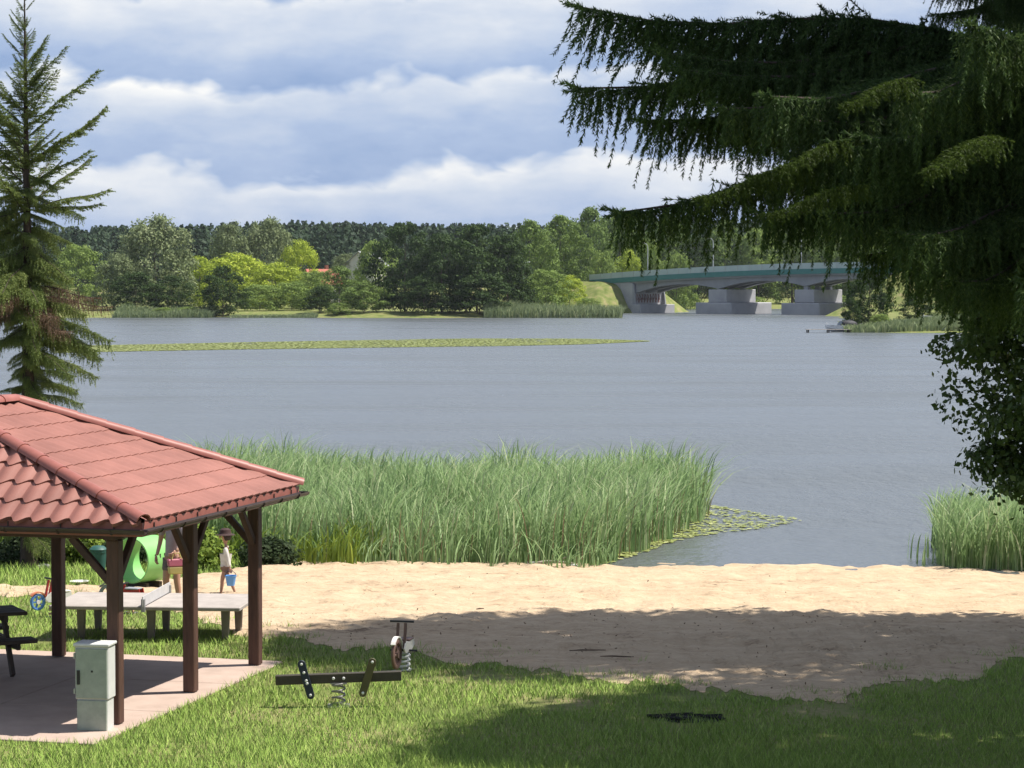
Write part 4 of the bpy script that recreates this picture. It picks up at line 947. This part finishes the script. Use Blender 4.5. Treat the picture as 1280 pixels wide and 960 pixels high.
for y0 in (0.10, BW-0.16):
    for k in range(npan):
        a, b = -3+(BEND+3)*k/npan, -3+(BEND+3)*(k+1)/npan
        strip(y0, y0+0.06, c_(0.02), c_(1.176), np.array([a+0.05, b-0.05])).build('barrier_panel', M_PANEL, br_)
    for k in range(npan+1):
        s = -3+(BEND+3)*k/npan
        MB().box((s, y0+0.03, bridge_top(s)-0.6), (0.08, 0.12, 1.22)).build('barrier_post', M_GALV, br_)
for s in piers:
    MB().box((s, BW/2+0.8, 0.0), (9.0, BW+3.5, 3.4)).build('pier_base', M_BPALE, br_, 0.15)
    MB().box((s, BW/2+0.2, 3.05), (4.6, BW-0.6, 2.65)).build('pier_wall', M_BPALE, br_, 0.1)
    for y in (1.55, 5.5, BW-1.55): MB().box((s, y, (4.375+bridge_top(s)-4.7)/2), (1.0, 0.9, abs(bridge_top(s)-4.7-4.375)+0.1)).build('bearing', M_BCON, br_)
# abutments
def abut(s, sgn, gm):
    zt = bridge_top(s)-2.52
    ab = MB().box((s-sgn*1.6, BW/2, (zt-1.5)/2), (3.2, BW-0.2, zt+1.5)).build('abutment', M_BPALE, br_, 0.08)
    # wing wall sloping down the bank, near side and far side
    for y in (0.15, BW-0.55):
        MB().prism([(s-sgn*3.2, y, zt+1.0), (s-sgn*9.5, y, zt+1.0), (s-sgn*9.5, y, zt-0.6), (s-sgn*3.2, y, -1.0), (s+sgn*1.2, y, -1.0), (s+sgn*0.2, y, zt-0.1)], (0, 0, 0), (0, 0.4, 0)).build('wing_wall', M_BCON, br_, 0.05)
    MB().box((s+sgn*1.3, BW/2, 0.2), (2.6, BW+1.0, 2.0)).build('footing', M_BPALE, br_, 0.1)
    return ab, zt
ab, zt = abut(ends[0], 1, M_GRAF)
g_ = MB(); rg = random.Random(4)
for k in range(9):       # looping scrawl sprayed on the abutment face
    y = 1.4+0.95*k; z0 = 1.9+0.2*rg.random()
    g_.tube([(ends[0]+0.02, y+0.38*math.sin(a)+0.08*a, z0+0.75+0.62*math.cos(a*(1+0.2*(k % 3)))) for a in [0.5*q for q in range(13)]], 0.075, 4)
g_.build('graffiti', M_GRAF, br_); 
for k in range(9):
    MB().box((ends[0]+0.006, 1.35+0.98*k, 2.1), (0.02, 0.5, 1.0)).build('paint_patch', M_GRAF if k % 3 else M_BRNP, br_)
ab, zt = abut(ends[1], -1, M_GRAFB)
rg = random.Random(8)
for k in range(8):
    y = 0.15; xx = ends[1]+0.5+0.9*k
    MB().lathe([(0.0, 0), (0.75, 0), (0.75, 0.03), (0, 0.03)], 12, (xx, y-0.0, 3.0+1.3*math.sin(k*2.1)), Matrix.Rotation(R(90), 3, 'X')).build('graffiti', (M_GRAFW, M_GRAFB, M_BCON)[k % 3], br_)

# street lamps on the bridge, each a thing of its own
M_LAMP = mat('pale_lamp_steel', (0.55, 0.57, 0.58), 0.45, (0.45, 0.47, 0.48), 3, metal=0.2)
lp = MB().tube([(0, 0, 0), (0, 0, 6.6), (0, -0.15, 7.2), (0, -0.6, 7.55), (0, -1.2, 7.65)], [0.13, 0.09, 0.08, 0.07, 0.06], 8).mesh('pole', M_LAMP, smooth=True)
lh = MB().box((0, -1.6, 7.66), (0.26, 0.9, 0.16)).mesh('lamp_head', M_LAMP, 0.03)
lbm = MB().box((0, 0, 0.1), (0.36, 0.36, 0.2)).mesh('base', M_LAMP, 0.02)
def lamp(loc, rz, label):
    t = empty('street_lamp', loc, rz); tag(t, label, 'street lamp', 'street lamps by the bridge')
    obj('pole', lp, t); obj('lamp_head', lh, t); obj('base', lbm, t)
for s, lb in ((5.0, 'street lamp at the left end of the bridge'), (22.2, 'second street lamp from the left on the bridge'), (44.2, 'street lamp above the second bridge pier'), (66, 'street lamp near the right bridge end behind the twigs')):
    p = BA + BD*s + BN*(BW-0.9); lamp((p[0], p[1], bridge_top(s)-1.45), math.atan2(BD[1], BD[0]), lb)
X_ = (655-640)/F*492; lamp((X_, 492, tz(X_, 492)+1.5), 0.6, 'lone street lamp among the trees right of the dark group')
# pedestal under the lone lamp
# ------------------------------------------------------------------ far houses
M_WALLW = mat('white_render', (0.62, 0.60, 0.56), 0.85, (0.54, 0.52, 0.49), 0.5); M_RED = mat('red_clay_roof', (0.42, 0.12, 0.075), 0.75, (0.34, 0.09, 0.06), 0.8, 0.2, 5)
M_GLASS = mat('dark_window_glass', (0.03, 0.04, 0.05), 0.1); M_GREYR = mat('grey_sheet_roof', (0.30, 0.31, 0.32), 0.6)
def house(x, D, yeave, wd, dp, hw, hr, rz, mroof, label):
    X_ = (x-640)/F*D; zg = tz(X_, D); ze = CAMH-(yeave-YH)/F*D
    h = empty('house', (X_, D, zg), rz); tag(h, label, 'house', 'houses on the far shore'); ze -= zg
    wl = MB().box((0, 0, ze/2-0.2), (wd, dp, ze+0.4)).build('wall', M_WALLW, h)
    for sx_ in (1, -1): MB().prism([(sx_*(wd/2-0.002), -dp/2, ze), (sx_*(wd/2-0.002), dp/2, ze), (sx_*(wd/2-0.002), 0, ze+hr-0.1)], (0, 0, 0), (-sx_*0.25, 0, 0)).build('gable', M_WALLW, h)
    for sy_ in (1, -1):
        e = 0.5; rf = MB().prism([(-wd/2-e, sy_*(dp/2+e), ze-e*hr/(dp/2)), (wd/2+e, sy_*(dp/2+e), ze-e*hr/(dp/2)), (wd/2+e, 0, ze+hr), (-wd/2-e, 0, ze+hr)], (0, 0, 0), (0, 0, 0.15)).build('roof', mroof, h)
    MB().box((wd*0.22, 0.4, ze+hr+0.2), (0.7, 0.7, 1.6)).build('chimney', mat('chimney_brick', (0.3, 0.12, 0.08), 0.9), rf)
    for kx in (-0.3, 0.05, 0.33):
        if kx == 0.05:
            dd = MB().box((wd*kx, -dp/2-0.03, 1.05), (1.0, 0.08, 2.1)).build('door', M_WOOD, h); MB().box((wd*kx+0.38, -dp/2-0.09, 1.05), (0.06, 0.06, 0.2)).build('handle', M_GALV, dd); continue
        wn = MB().box((wd*kx, -dp/2-0.02, 1.6), (1.3, 0.06, 1.3)).build('window', M_WHT, h); MB().box((wd*kx, -dp/2-0.06, 1.6), (1.1, 0.03, 1.1)).build('pane', M_GLASS, wn)
house(402, 530, 353, 6.5, 6, 3, 2.8, 0.5, M_RED, 'small white house with a red roof among the far trees')
house(458, 560, 331, 8, 7, 3, 3.0, 1.2, M_GREYR, 'pale house gable showing left of the dark tree group')

# ------------------------------------------------------------------ boats at the headland
M_HULL = mat('white_hull', (0.72, 0.73, 0.74), 0.3, (0.6, 0.61, 0.63), 1.5); M_COV = mat('dark_boat_cover', (0.03, 0.03, 0.035), 0.7, (0.02, 0.02, 0.024), 3)
def boat(loc, rz, L, B, label, cover=True):
    b = empty('motor_boat', loc, rz); tag(b, label, 'boat', 'boats by the headland')
    secs = []
    for k, (x, w_, zk) in enumerate(((-0.5, 0.86, 0.0), (-0.25, 1.0, -0.02), (0.05, 1.0, -0.02), (0.28, 0.78, 0.04), (0.42, 0.42, 0.16), (0.5, 0.04, 0.36))):
        hb = B/2*w_; zt = 0.62+0.16*max(0, x+0.1)*1.6
        secs.append([(x*L, -hb, zt), (x*L, -hb*0.92, 0.25+zk), (x*L, 0, -0.22+zk*1.6), (x*L, hb*0.92, 0.25+zk), (x*L, hb, zt)])
    vs = [p for s in secs for p in s]; fs = []
    for k in range(5):
        for q in range(4): fs.append((5*k+q, 5*k+5+q, 5*k+6+q, 5*k+1+q))
        fs.append((5*k+4, 5*k+9, 5*k+5, 5*k))
    fs.append((0, 1, 2, 3, 4)); MB().add(vs, fs).build('hull', M_HULL, b)
    MB().box((-0.02*L, 0, 0.66), (L*0.8, B*0.72, 0.06)).build('deck', M_GRYP, b)
    if cover:
        MB().ball((-0.18*L, 0, 0.78), (L*0.27, B*0.40, 0.55)).build('boat_cover', M_COV, b, smooth=True)
        MB().prism([(0.02*L, -B*0.36, 0.7), (0.12*L, -B*0.32, 0.7), (0.04*L, -B*0.28, 1.2)], (0, 0, 0), (0, B*0.64, 0)).build('windscreen', M_GLASS, b)
    MB().box((-0.54*L, 0, 0.45), (0.35, 0.4, 0.95)).build('outboard_motor', M_COV, b, 0.06)
    MB().tube([(0.44*L, -0.25, 0.8), (0.47*L, 0, 1.05), (0.44*L, 0.25, 0.8)], 0.03, 6).build('bow_rail', M_GALV, b)
    return b
D0 = 297.0; boat(((1053-640)/F*D0, D0, WATER+0.1), R(192), 4.4, 1.9, 'white motor boat with dark cover moored at the tip of the headland')
D0 = 299.5; boat(((1178-640)/F*D0, 303.0, tz((1178-640)/F*303, 303)+0.25), R(160), 4.0, 1.7, 'small white boat pulled up on the headland grass', False)
# jetty
M_PLK = mat('grey_jetty_planks', (0.42, 0.38, 0.34), 0.85, (0.3, 0.27, 0.24), 2)
D0 = 291.5; jt = empty('jetty', ((1032-640)/F*D0, D0, WATER), R(4)); tag(jt, 'low pale jetty running out from the headland', 'jetty')
for k in range(12): MB().box((-2.2+0.46*k, 0, 0.36), (0.42, 1.3, 0.06)).build('plank', M_PLK, jt)
for x in (-2.2, 0.3, 2.8):
    for y in (-0.5, 0.5): MB().tube([(x, y, -1.5), (x, y, 0.33)], 0.08, 6).build('pile', M_PIC, jt)

# ------------------------------------------------------------------ small things by the playground
M_BIN = mat('dark_green_bin', (0.03, 0.10, 0.085), 0.5, (0.02, 0.075, 0.065), 4)
gb = GD(121, 718); bn__ = empty('waste_bin', gb, 0.2); tag(bn__, 'dark green waste bin behind the pavilion brace', 'waste bin')
bn__.scale = (0.72,)*3
MB().lathe([(0.0, 0.0), (0.17, 0.0), (0.21, 0.55), (0.225, 0.56), (0.225, 0.60), (0.19, 0.60), (0.18, 0.05), (0, 0.05)], 16).build('body', M_BIN, bn__, smooth=True)
MB().lathe([(0.23, 0.605), (0.235, 0.64), (0.15, 0.72), (0.0, 0.74)], 16).build('lid', M_BIN, bn__, smooth=True)
gw = GD(97, 733); wp = empty('toy_dish', gw, 0.3); tag(wp, 'white plastic dish lying on the grass behind the table', 'dish')
MB().lathe([(0.0, 0.03), (0.10, 0.03), (0.17, 0.075), (0.175, 0.08), (0.11, 0.045), (0.0, 0.045)], 16).build('dish', M_BOLT, wp, smooth=True)
M_STONE = mat('pale_field_stone', (0.46, 0.45, 0.42), 0.9, (0.32, 0.31, 0.29), 6, 0.4, 20)
def stone(x, y, r_, label, seed, m=M_STONE):
    g_ = GD(x, y); rg = random.Random(seed); bm = bmesh.new(); bmesh.ops.create_icosphere(bm, subdivisions=2, radius=1.0)
    for v in bm.verts:
        v.co = Vector((v.co.x*r_[0], v.co.y*r_[1], v.co.z*r_[2]))*(1+0.16*(rg.random()-0.5)*2)
    me = bpy.data.meshes.new('stone'); bm.to_mesh(me); bm.free(); me.materials.append(m)
    o = obj('stone', me); o.location = g_+Vector((0, 0, r_[2]*0.45)); o.rotation_euler = (0, 0, rg.random()*6); tag(o, label, 'stone', 'stones by the water')
stone(50, 712, (0.17, 0.1, 0.07), 'pale stone under the dark bush at far left', 1)
stone(664, 709, (0.16, 0.10, 0.07), 'pale stone at the reed foot, left of the driftwood', 2); stone(716, 711, (0.13, 0.09, 0.06), 'pale stone at the reed foot, right of the driftwood', 3)
M_DRIFT = mat('bleached_driftwood', (0.40, 0.35, 0.29), 0.9, (0.26, 0.22, 0.18), 8, 0.4, 30)
gd = GD(688, 709.5); dw = empty('driftwood', gd+Vector((0, 0, 0.03)), 0.15); tag(dw, 'bleached driftwood branch at the edge of the reeds', 'driftwood')
MB().tube([(-0.45, 0.02, 0.02), (-0.1, 0, 0.07), (0.2, 0.05, 0.05), (0.5, 0, 0.03)], [0.02, 0.04, 0.035, 0.015], 7).build('stem', M_DRIFT, dw, smooth=True)
MB().tube([(0.1, 0.02, 0.06), (0.25, -0.08, 0.14), (0.36, -0.12, 0.2)], [0.022, 0.015, 0.006], 6).build('side_branch', M_DRIFT, dw, smooth=True)
# charred fire remains on the lawn
M_CHAR = mat('charred_wood', (0.012, 0.011, 0.010), 0.9, (0.005, 0.005, 0.005), 8, 0.5, 30); M_ASH = mat('black_ash', (0.02, 0.019, 0.018), 0.95, (0.008, 0.008, 0.008), 9, 0.6, 30)
gf = GD(862, 902); fp = empty('fire_remains', gf, 0.05); tag(fp, 'black charred remains of a fire on the lawn', 'fire remains')
bm = bmesh.new(); bmesh.ops.create_grid(bm, x_segments=26, y_segments=14, size=1); rg = random.Random(3); kill = []
for v in bm.verts:
    r2 = math.hypot(v.co.x, v.co.y); v.co = Vector((v.co.x*0.42, v.co.y*0.26, 0.035*max(0, 1-r2**1.5)*(0.6+0.8*rg.random())-0.004*(r2 > 1)))
    if r2 > 1.02+0.25*rg.random(): kill.append(v)
bmesh.ops.delete(bm, geom=kill, context='VERTS'); me = bpy.data.meshes.new('ash'); bm.to_mesh(me); bm.free(); me.materials.append(M_ASH); o = obj('ash', me, fp); o.location = (0, 0, 0.006)
for k in range(11):
    a = rg.random()*6.28; c = Vector((rg.uniform(-0.38, 0.38), rg.uniform(-0.16, 0.16), 0.03)); d = Vector((math.cos(a)*0.24, math.sin(a)*0.1, rg.uniform(-0.02, 0.02)))*rg.uniform(0.5, 1.1)
    MB().tube([c-d, c+d*0.2, c+d], [0.022, 0.026, 0.014], 6).build('charred_log', M_CHAR, fp)
# sticks and litter on the sand
M_STICK = mat('brown_stick', (0.10, 0.07, 0.05), 0.9)
for x, y, ln, a, lb in ((735, 819, 0.5, 0.12, 'longer dark stick on the shaded sand near the lawn'), (772, 827, 0.45, -0.1, 'dark stick just below the longest one on the shaded sand'), (600, 766, 0.14, 0.5, 'short dark stick alone on the sunlit sand left of centre'), (885, 735, 0.4, -0.35, 'thin dark stick on the sunlit sand near the water')):
    g_ = GD(x, y); d = Vector((math.cos(a), math.sin(a), 0))*ln/2
    o = MB().tube([-d, -d*0.3+Vector((0, 0.012, 0.004)), d*0.4+Vector((0, -0.01, 0.002)), d], [0.006, 0.011, 0.01, 0.005], 6).build('stick', M_STICK); o.location = g_+Vector((0, 0, 0.045)); tag(o, lb, 'stick', 'sticks on the beach')
M_LIT = leafmat('dry_leaf_litter', (0.09, 0.065, 0.04), (0.20, 0.145, 0.09), (0.33, 0.26, 0.17), 0.1)
n = 3000; X_ = -4+13*rng.random(n); D_ = 28+19*rng.random(n)
k = (D_ > beach_near(X_)+0.1) & (D_ < shore(X_)-0.3) & (rng.random(n) < np.where(D_ < 37.2, 0.75, 0.10)*(0.3+vnoise(X_*0.9, D_*0.9, 51)))
C = np.stack([X_[k], D_[k], terrain(X_[k], D_[k])+0.05+0.01*rng.random(k.sum())], 1)
V, Fq = cards(C, np.array((0, 0, 1.0))+0.5*rng.normal(size=C.shape), 0.02+0.035*rng.random(len(C)), rng, 0.5, True)
tag(obj('leaf_litter', np_mesh('leaf_litter', V, Fq, M_LIT)), 'dry leaves and crumbs scattered over the sand', 'leaf litter', kind='stuff')

# ------------------------------------------------------------------ people
def skin_mesh(name, joints, edges, m, root=0, sub=2):
    me = bpy.data.meshes.new(name+'_cage'); me.from_pydata([j[0] for j in joints], edges, []); o = bpy.data.objects.new(name+'_cage', me); COL.objects.link(o)
    md = o.modifiers.new('skin', 'SKIN'); md.branch_smoothing = 0.6; md.use_smooth_shade = True
    for i_, j in enumerate(joints):
        r_ = j[1]; me.skin_vertices[0].data[i_].radius = r_ if hasattr(r_, '__len__') else (r_, r_); me.skin_vertices[0].data[i_].use_root = (i_ == root)
    ms = o.modifiers.new('sub', 'SUBSURF'); ms.levels = sub; ms.render_levels = sub
    dg = bpy.context.evaluated_depsgraph_get(); out = bpy.data.meshes.new_from_object(o.evaluated_get(dg)); out.name = name
    bpy.data.objects.remove(o); out.materials.clear(); out.materials.append(m)
    for p in out.polygons: p.use_smooth = True
    return out
def join_mesh(a, mb):
    """add loose shapes (fingers, ears, nose) to a skinned body so it stays one mesh"""
    bm = bmesh.new(); bm.from_mesh(a); t = bpy.data.meshes.new('t'); t.from_pydata(mb.v, [], mb.f); bm.from_mesh(t); bmesh.ops.recalc_face_normals(bm, faces=bm.faces)
    for f in bm.faces: f.smooth = True; f.material_index = 0
    bm.to_mesh(a); bm.free(); bpy.data.meshes.remove(t)
M_SKIN = mat('skin', (0.42, 0.24, 0.165), 0.55, (0.36, 0.20, 0.135), 4); M_EYE = mat('dark_eye', (0.02, 0.015, 0.012), 0.3); M_LIP = mat('lips', (0.32, 0.12, 0.10), 0.5)
def person(loc, rz, H, pose, label, shirt, trunks, hair, head_k, hat=None, sleeves=True, loose=1.0):
    """local frame: +x is the way the person faces, +y left; pose gives knee/ankle and elbow/hand points as fractions of H"""
    p = empty('person', loc, rz); tag(p, label, 'person')
    S = lambda v: (v[0]*H, v[1]*H, v[2]*H); hk = head_k
    hz = 1-0.5*hk; nz = 1-hk-0.025; sh = nz-0.035; hip = 0.50 if hk < 0.16 else 0.45
    J = [((0, 0, hip), (0.062, 0.078)), ((0.004, 0, hip+0.10), (0.055, 0.07)), ((0.0, 0, sh-0.045), (0.06, 0.085)), ((0, 0, nz), (0.026, 0.026)),
         ((0.008, 0, nz+0.03), (0.03, 0.03)), ((0.006, 0, hz-0.02*hk), (hk*0.40, hk*0.37)), ((0.0, 0, hz+0.24*hk), (hk*0.34, hk*0.32))]
    E = [(0, 1), (1, 2), (2, 3), (3, 4), (4, 5), (5, 6)]
    for sd_, kn, an, to in pose['legs']:
        b0 = len(J); J += [((0.0, sd_*0.045, hip-0.05), 0.05), (kn, 0.033), (((kn[0]+an[0])/2-0.008, (kn[1]+an[1])/2, (kn[2]+an[2])/2+0.02), 0.031), (an, 0.019), (to, 0.016)]
        E += [(0, b0), (b0, b0+1), (b0+1, b0+2), (b0+2, b0+3), (b0+3, b0+4)]
    hands = []
    for sd_, el_, hn in pose['arms']:
        b0 = len(J); J += [((0, sd_*0.098, sh-0.01), 0.033), (el_, 0.023), (hn, 0.016)]; E += [(2, b0), (b0, b0+1), (b0+1, b0+2)]
        hands.append((sd_, Vector(S(el_)), Vector(S(hn))))
    Js = [(S(a), (r_[0]*H, r_[1]*H) if hasattr(r_, '__len__') else r_*H) for a, r_ in J]
    body = skin_mesh('body', Js, E, M_SKIN)
    ex = MB()
    for sd_, el_, hn in hands:           # palm and five fingers of unequal length, curled
        d = (hn-el_).normalized(); side = Vector((0, 1, 0)); fw = side.cross(d).normalized()
        pc = hn+d*0.028*H; rot = Matrix((fw, side, d)).transposed()
        ex.ball(pc, (0.021*H, 0.011*H, 0.028*H), 8, 6)
        for k, ln in enumerate((0.040, 0.046, 0.043, 0.033)):
            o_ = hn+d*0.046*H+fw*(0.016-0.0105*k)*H; inn = side*(-sd_)
            ex.tube([o_-d*0.01*H, o_+d*ln*0.5*H+inn*0.006*H, o_+d*ln*0.8*H+inn*0.022*H, o_+d*ln*0.6*H+inn*0.034*H], [0.0058*H, 0.0054*H, 0.005*H, 0.004*H], 6)
        o_ = hn+d*0.02*H+fw*0.018*H; ex.tube([o_, o_+d*0.02*H+fw*0.014*H, o_+d*0.042*H+fw*0.012*H-side*sd_*0.012*H], [0.0068*H, 0.006*H, 0.0045*H], 6)
    hc = Vector(S((0.006, 0, hz)))
    ex.ball(hc+Vector((hk*0.43*H, 0, -0.06*hk*H)), (0.055*hk*H*1.6, 0.07*hk*H, 0.11*hk*H), 8, 6)     # nose
    for sd_ in (1, -1): ex.ball(hc+Vector((-0.02*hk*H, sd_*hk*0.38*H, -0.04*hk*H)), (0.09*hk*H, 0.035*hk*H, 0.13*hk*H), 8, 6)
    join_mesh(body, ex); obj('body', body, p)
    for sd_ in (1, -1): MB().ball(hc+Vector((hk*0.385*H, sd_*0.15*hk*H, 0.04*hk*H)), (0.03*hk*H, 0.05*hk*H, 0.032*hk*H), 8, 6).build('eye', M_EYE, p)
    MB().ball(hc+Vector((hk*0.375*H, 0, -0.23*hk*H)), (0.03*hk*H, 0.11*hk*H, 0.022*hk*H), 8, 6).build('mouth', M_LIP, p)
    hm = MB(); n_ = 16
    prof = [(0.01, 0.585), (0.2, 0.565), (0.34, 0.46), (0.43, 0.28), (0.455, 0.1), (0.44, -0.12), (0.39, -0.3)]
    vs = []; fs = []
    for r_, z in prof:
        for k in range(n_):
            a = 2*math.pi*k/n_; front = max(0, math.cos(a)); zz = max(z, 0.16+0.1*front) if front > 0.25 else z
            vs.append(hc+Vector((r_*1.04*math.cos(a)*hk*H, r_*math.sin(a)*hk*H, zz*hk*H)))
    for r_ in range(len(prof)-1):
        for k in range(n_): fs.append((r_*n_+k, r_*n_+(k+1) % n_, (r_+1)*n_+(k+1) % n_, (r_+1)*n_+k))
    hm.add(vs, fs).build('hair', hair, p, smooth=True)
    if hat:
        MB().lathe([(0.0, 0.66), (0.28, 0.64), (0.42, 0.54), (0.49, 0.24), (0.52, 0.2), (0.78, 0.12), (0.79, 0.135), (0.52, 0.23), (0.46, 0.26)], 20, hc, Matrix.Scale(hk*H, 3)).build('sun_hat', hat, p, smooth=True)
    # shirt over torso and upper arms
    SJ = [((0.002, 0, hip-0.015-0.04*(loose-1)/0.22), (0.072*loose, 0.09*loose)), ((0.004, 0, hip+0.10), (0.066*loose, 0.084*loose)), ((0.0, 0, sh-0.04), (0.068*(loose*0.5+0.5), 0.094)), ((0, 0, sh+0.012), (0.040, 0.048))]; SE = [(0, 1), (1, 2), (2, 3)]
    if sleeves:
        for sd_, el_, hn in pose['arms']:
            b0 = len(SJ); f = sleeves; a = Vector((0, sd_*0.098, sh-0.01)); e_ = Vector(el_); w_ = a.lerp(e_, min(1, f*2)) if f < 0.5 else e_.lerp(Vector(hn), f*2-1)
            SJ += [(tuple(a), 0.041), (tuple(a.lerp(e_, 0.55)), 0.036), (tuple(w_), 0.03)]; SE += [(2, b0), (b0, b0+1), (b0+1, b0+2)]
    obj('shirt', skin_mesh('shirt', [(S(a), (r_[0]*H, r_[1]*H) if hasattr(r_, '__len__') else r_*H) for a, r_ in SJ], SE, shirt, 1), p)
    TJ = [((0, 0, hip+0.02), (0.066, 0.084))]; TE = []
    for sd_, kn, an, to in pose['legs']:
        b0 = len(TJ); a = Vector((0.0, sd_*0.045, hip-0.05)); TJ += [(tuple(a), 0.056), (tuple(a.lerp(Vector(kn), pose.get('short', 0.5))), 0.052)]; TE += [(0, b0), (b0, b0+1)]
    obj('shorts', skin_mesh('shorts', [(S(a), (r_[0]*H, r_[1]*H) if hasattr(r_, '__len__') else r_*H) for a, r_ in TJ], TE, trunks), p)
    return p, hands
M_SHW = mat('white_shirt', (0.66, 0.64, 0.60), 0.8, (0.52, 0.50, 0.46), 9, 0.2, 12); M_SHG = mat('mauve_grey_shirt', (0.34, 0.28, 0.29), 0.8, (0.26, 0.21, 0.22), 6)
M_TRB = mat('brown_shorts', (0.22, 0.14, 0.10), 0.8, (0.17, 0.11, 0.08), 6); M_HAIRB = mat('dark_hair', (0.03, 0.02, 0.015), 0.6); M_HAT = mat('dark_brown_hat', (0.045, 0.02, 0.018), 0.8)
M_TRG = mat('grey_swim_shorts', (0.16, 0.13, 0.13), 0.8, (0.11, 0.09, 0.09), 6)
gc = GD(281, 746)
walk = {'legs': [(1, (0.05, 0.04, 0.27), (0.075, 0.04, 0.035), (0.15, 0.045, 0.016)), (-1, (-0.02, -0.04, 0.26), (-0.13, -0.04, 0.05), (-0.07, -0.045, 0.014))],
        'arms': [(1, (-0.045, 0.13, 0.58), (-0.075, 0.14, 0.44)), (-1, (0.02, -0.13, 0.57), (0.06, -0.13, 0.46))], 'short': 0.35}
ch, hands = person(gc, R(180), 1.12, walk, 'small child in dark sun hat and white shirt walking with a bucket', M_SHW, M_TRB, M_HAIRB, 0.19, M_HAT, 0.95, 1.22)
# blue bucket hanging from the child's hand
M_BUCK = mat('blue_plastic_bucket', (0.12, 0.33, 0.68), 0.4, (0.10, 0.28, 0.6), 5)
hw_ = Matrix.Rotation(R(180), 3, 'Z') @ hands[0][2] + gc
bk = empty('toy_bucket', (hw_.x+0.015, hw_.y, hw_.z-0.30)); tag(bk, 'blue toy bucket carried by the walking child', 'bucket')
MB().lathe([(0.0, 0.0), (0.065, 0.0), (0.095, 0.16), (0.102, 0.162), (0.102, 0.175), (0.088, 0.172), (0.06, 0.012), (0.0, 0.012)], 18).build('pail', M_BUCK, bk, smooth=True)
MB().tube([(0.09*math.cos(a), 0, 0.165+0.085*math.sin(a)) for a in [math.pi*k/10 for k in range(11)]], 0.006, 6).build('handle', M_BLK, bk)
ga = GD(214, 762)
stand = {'legs': [(1, (0.03, 0.06, 0.275), (0.03, 0.085, 0.035), (0.10, 0.095, 0.014)), (-1, (0.04, -0.05, 0.275), (-0.02, -0.075, 0.035), (0.05, -0.085, 0.014))],
         'arms': [(1, (0.03, 0.14, 0.62), (0.13, 0.11, 0.56)), (-1, (-0.02, -0.14, 0.62), (0.05, -0.14, 0.50))], 'short': 0.62}
ad, hands = person(ga, R(-110), 1.70, stand, 'adult in mauve shirt and dark swim shorts standing behind the table', M_SHG, M_TRG, M_HAIRB, 0.132, None, 0.3)
M_PINK = mat('pink_beach_toy', (0.45, 0.12, 0.17), 0.5); M_YEL = mat('yellow_beach_toy', (0.55, 0.45, 0.16), 0.5)
hw_ = Matrix.Rotation(R(-110), 3, 'Z') @ hands[0][2] + ga
tb_ = empty('beach_bag', (hw_.x, hw_.y-0.02, hw_.z-0.36), 0.4); tag(tb_, 'pink and yellow beach bag held by the adult', 'bag')
MB().prism([(-0.12, -0.05, 0), (0.12, -0.05, 0), (0.135, -0.05, 0.12), (-0.135, -0.05, 0.12)], (0, 0, 0), (0, 0.10, 0)).build('lower_half', M_YEL, tb_, 0.015)
MB().prism([(-0.135, -0.052, 0.121), (0.135, -0.052, 0.121), (0.145, -0.04, 0.24), (-0.145, -0.04, 0.24)], (0, 0, 0), (0, 0.10, 0)).build('upper_half', M_PINK, tb_, 0.015)
for y in (-0.04, 0.05): MB().tube([(-0.08, y, 0.235), (-0.05, y*0.5, 0.33), (0.05, y*0.5, 0.33), (0.08, y, 0.235)], 0.008, 6).build('strap', M_YEL, tb_)

# ------------------------------------------------------------------ summer haze over the lake
M_HAZE = bpy.data.materials.new('haze_air'); M_HAZE.use_nodes = True; t = M_HAZE.node_tree; t.nodes.clear()
pvn = N(t, 'ShaderNodeVolumePrincipled', i_Density=0.00005); pvn.inputs['Color'].default_value = (0.86, 0.92, 1.0, 1)
t.links.new(pvn.outputs[0], N(t, 'ShaderNodeOutputMaterial').inputs['Volume'])
hz_ = MB().box((50, 1400, 25), (3200, 3100, 64)).build('haze', M_HAZE); tag(hz_, 'thin summer haze in the air over the lake', 'haze', kind='stuff')
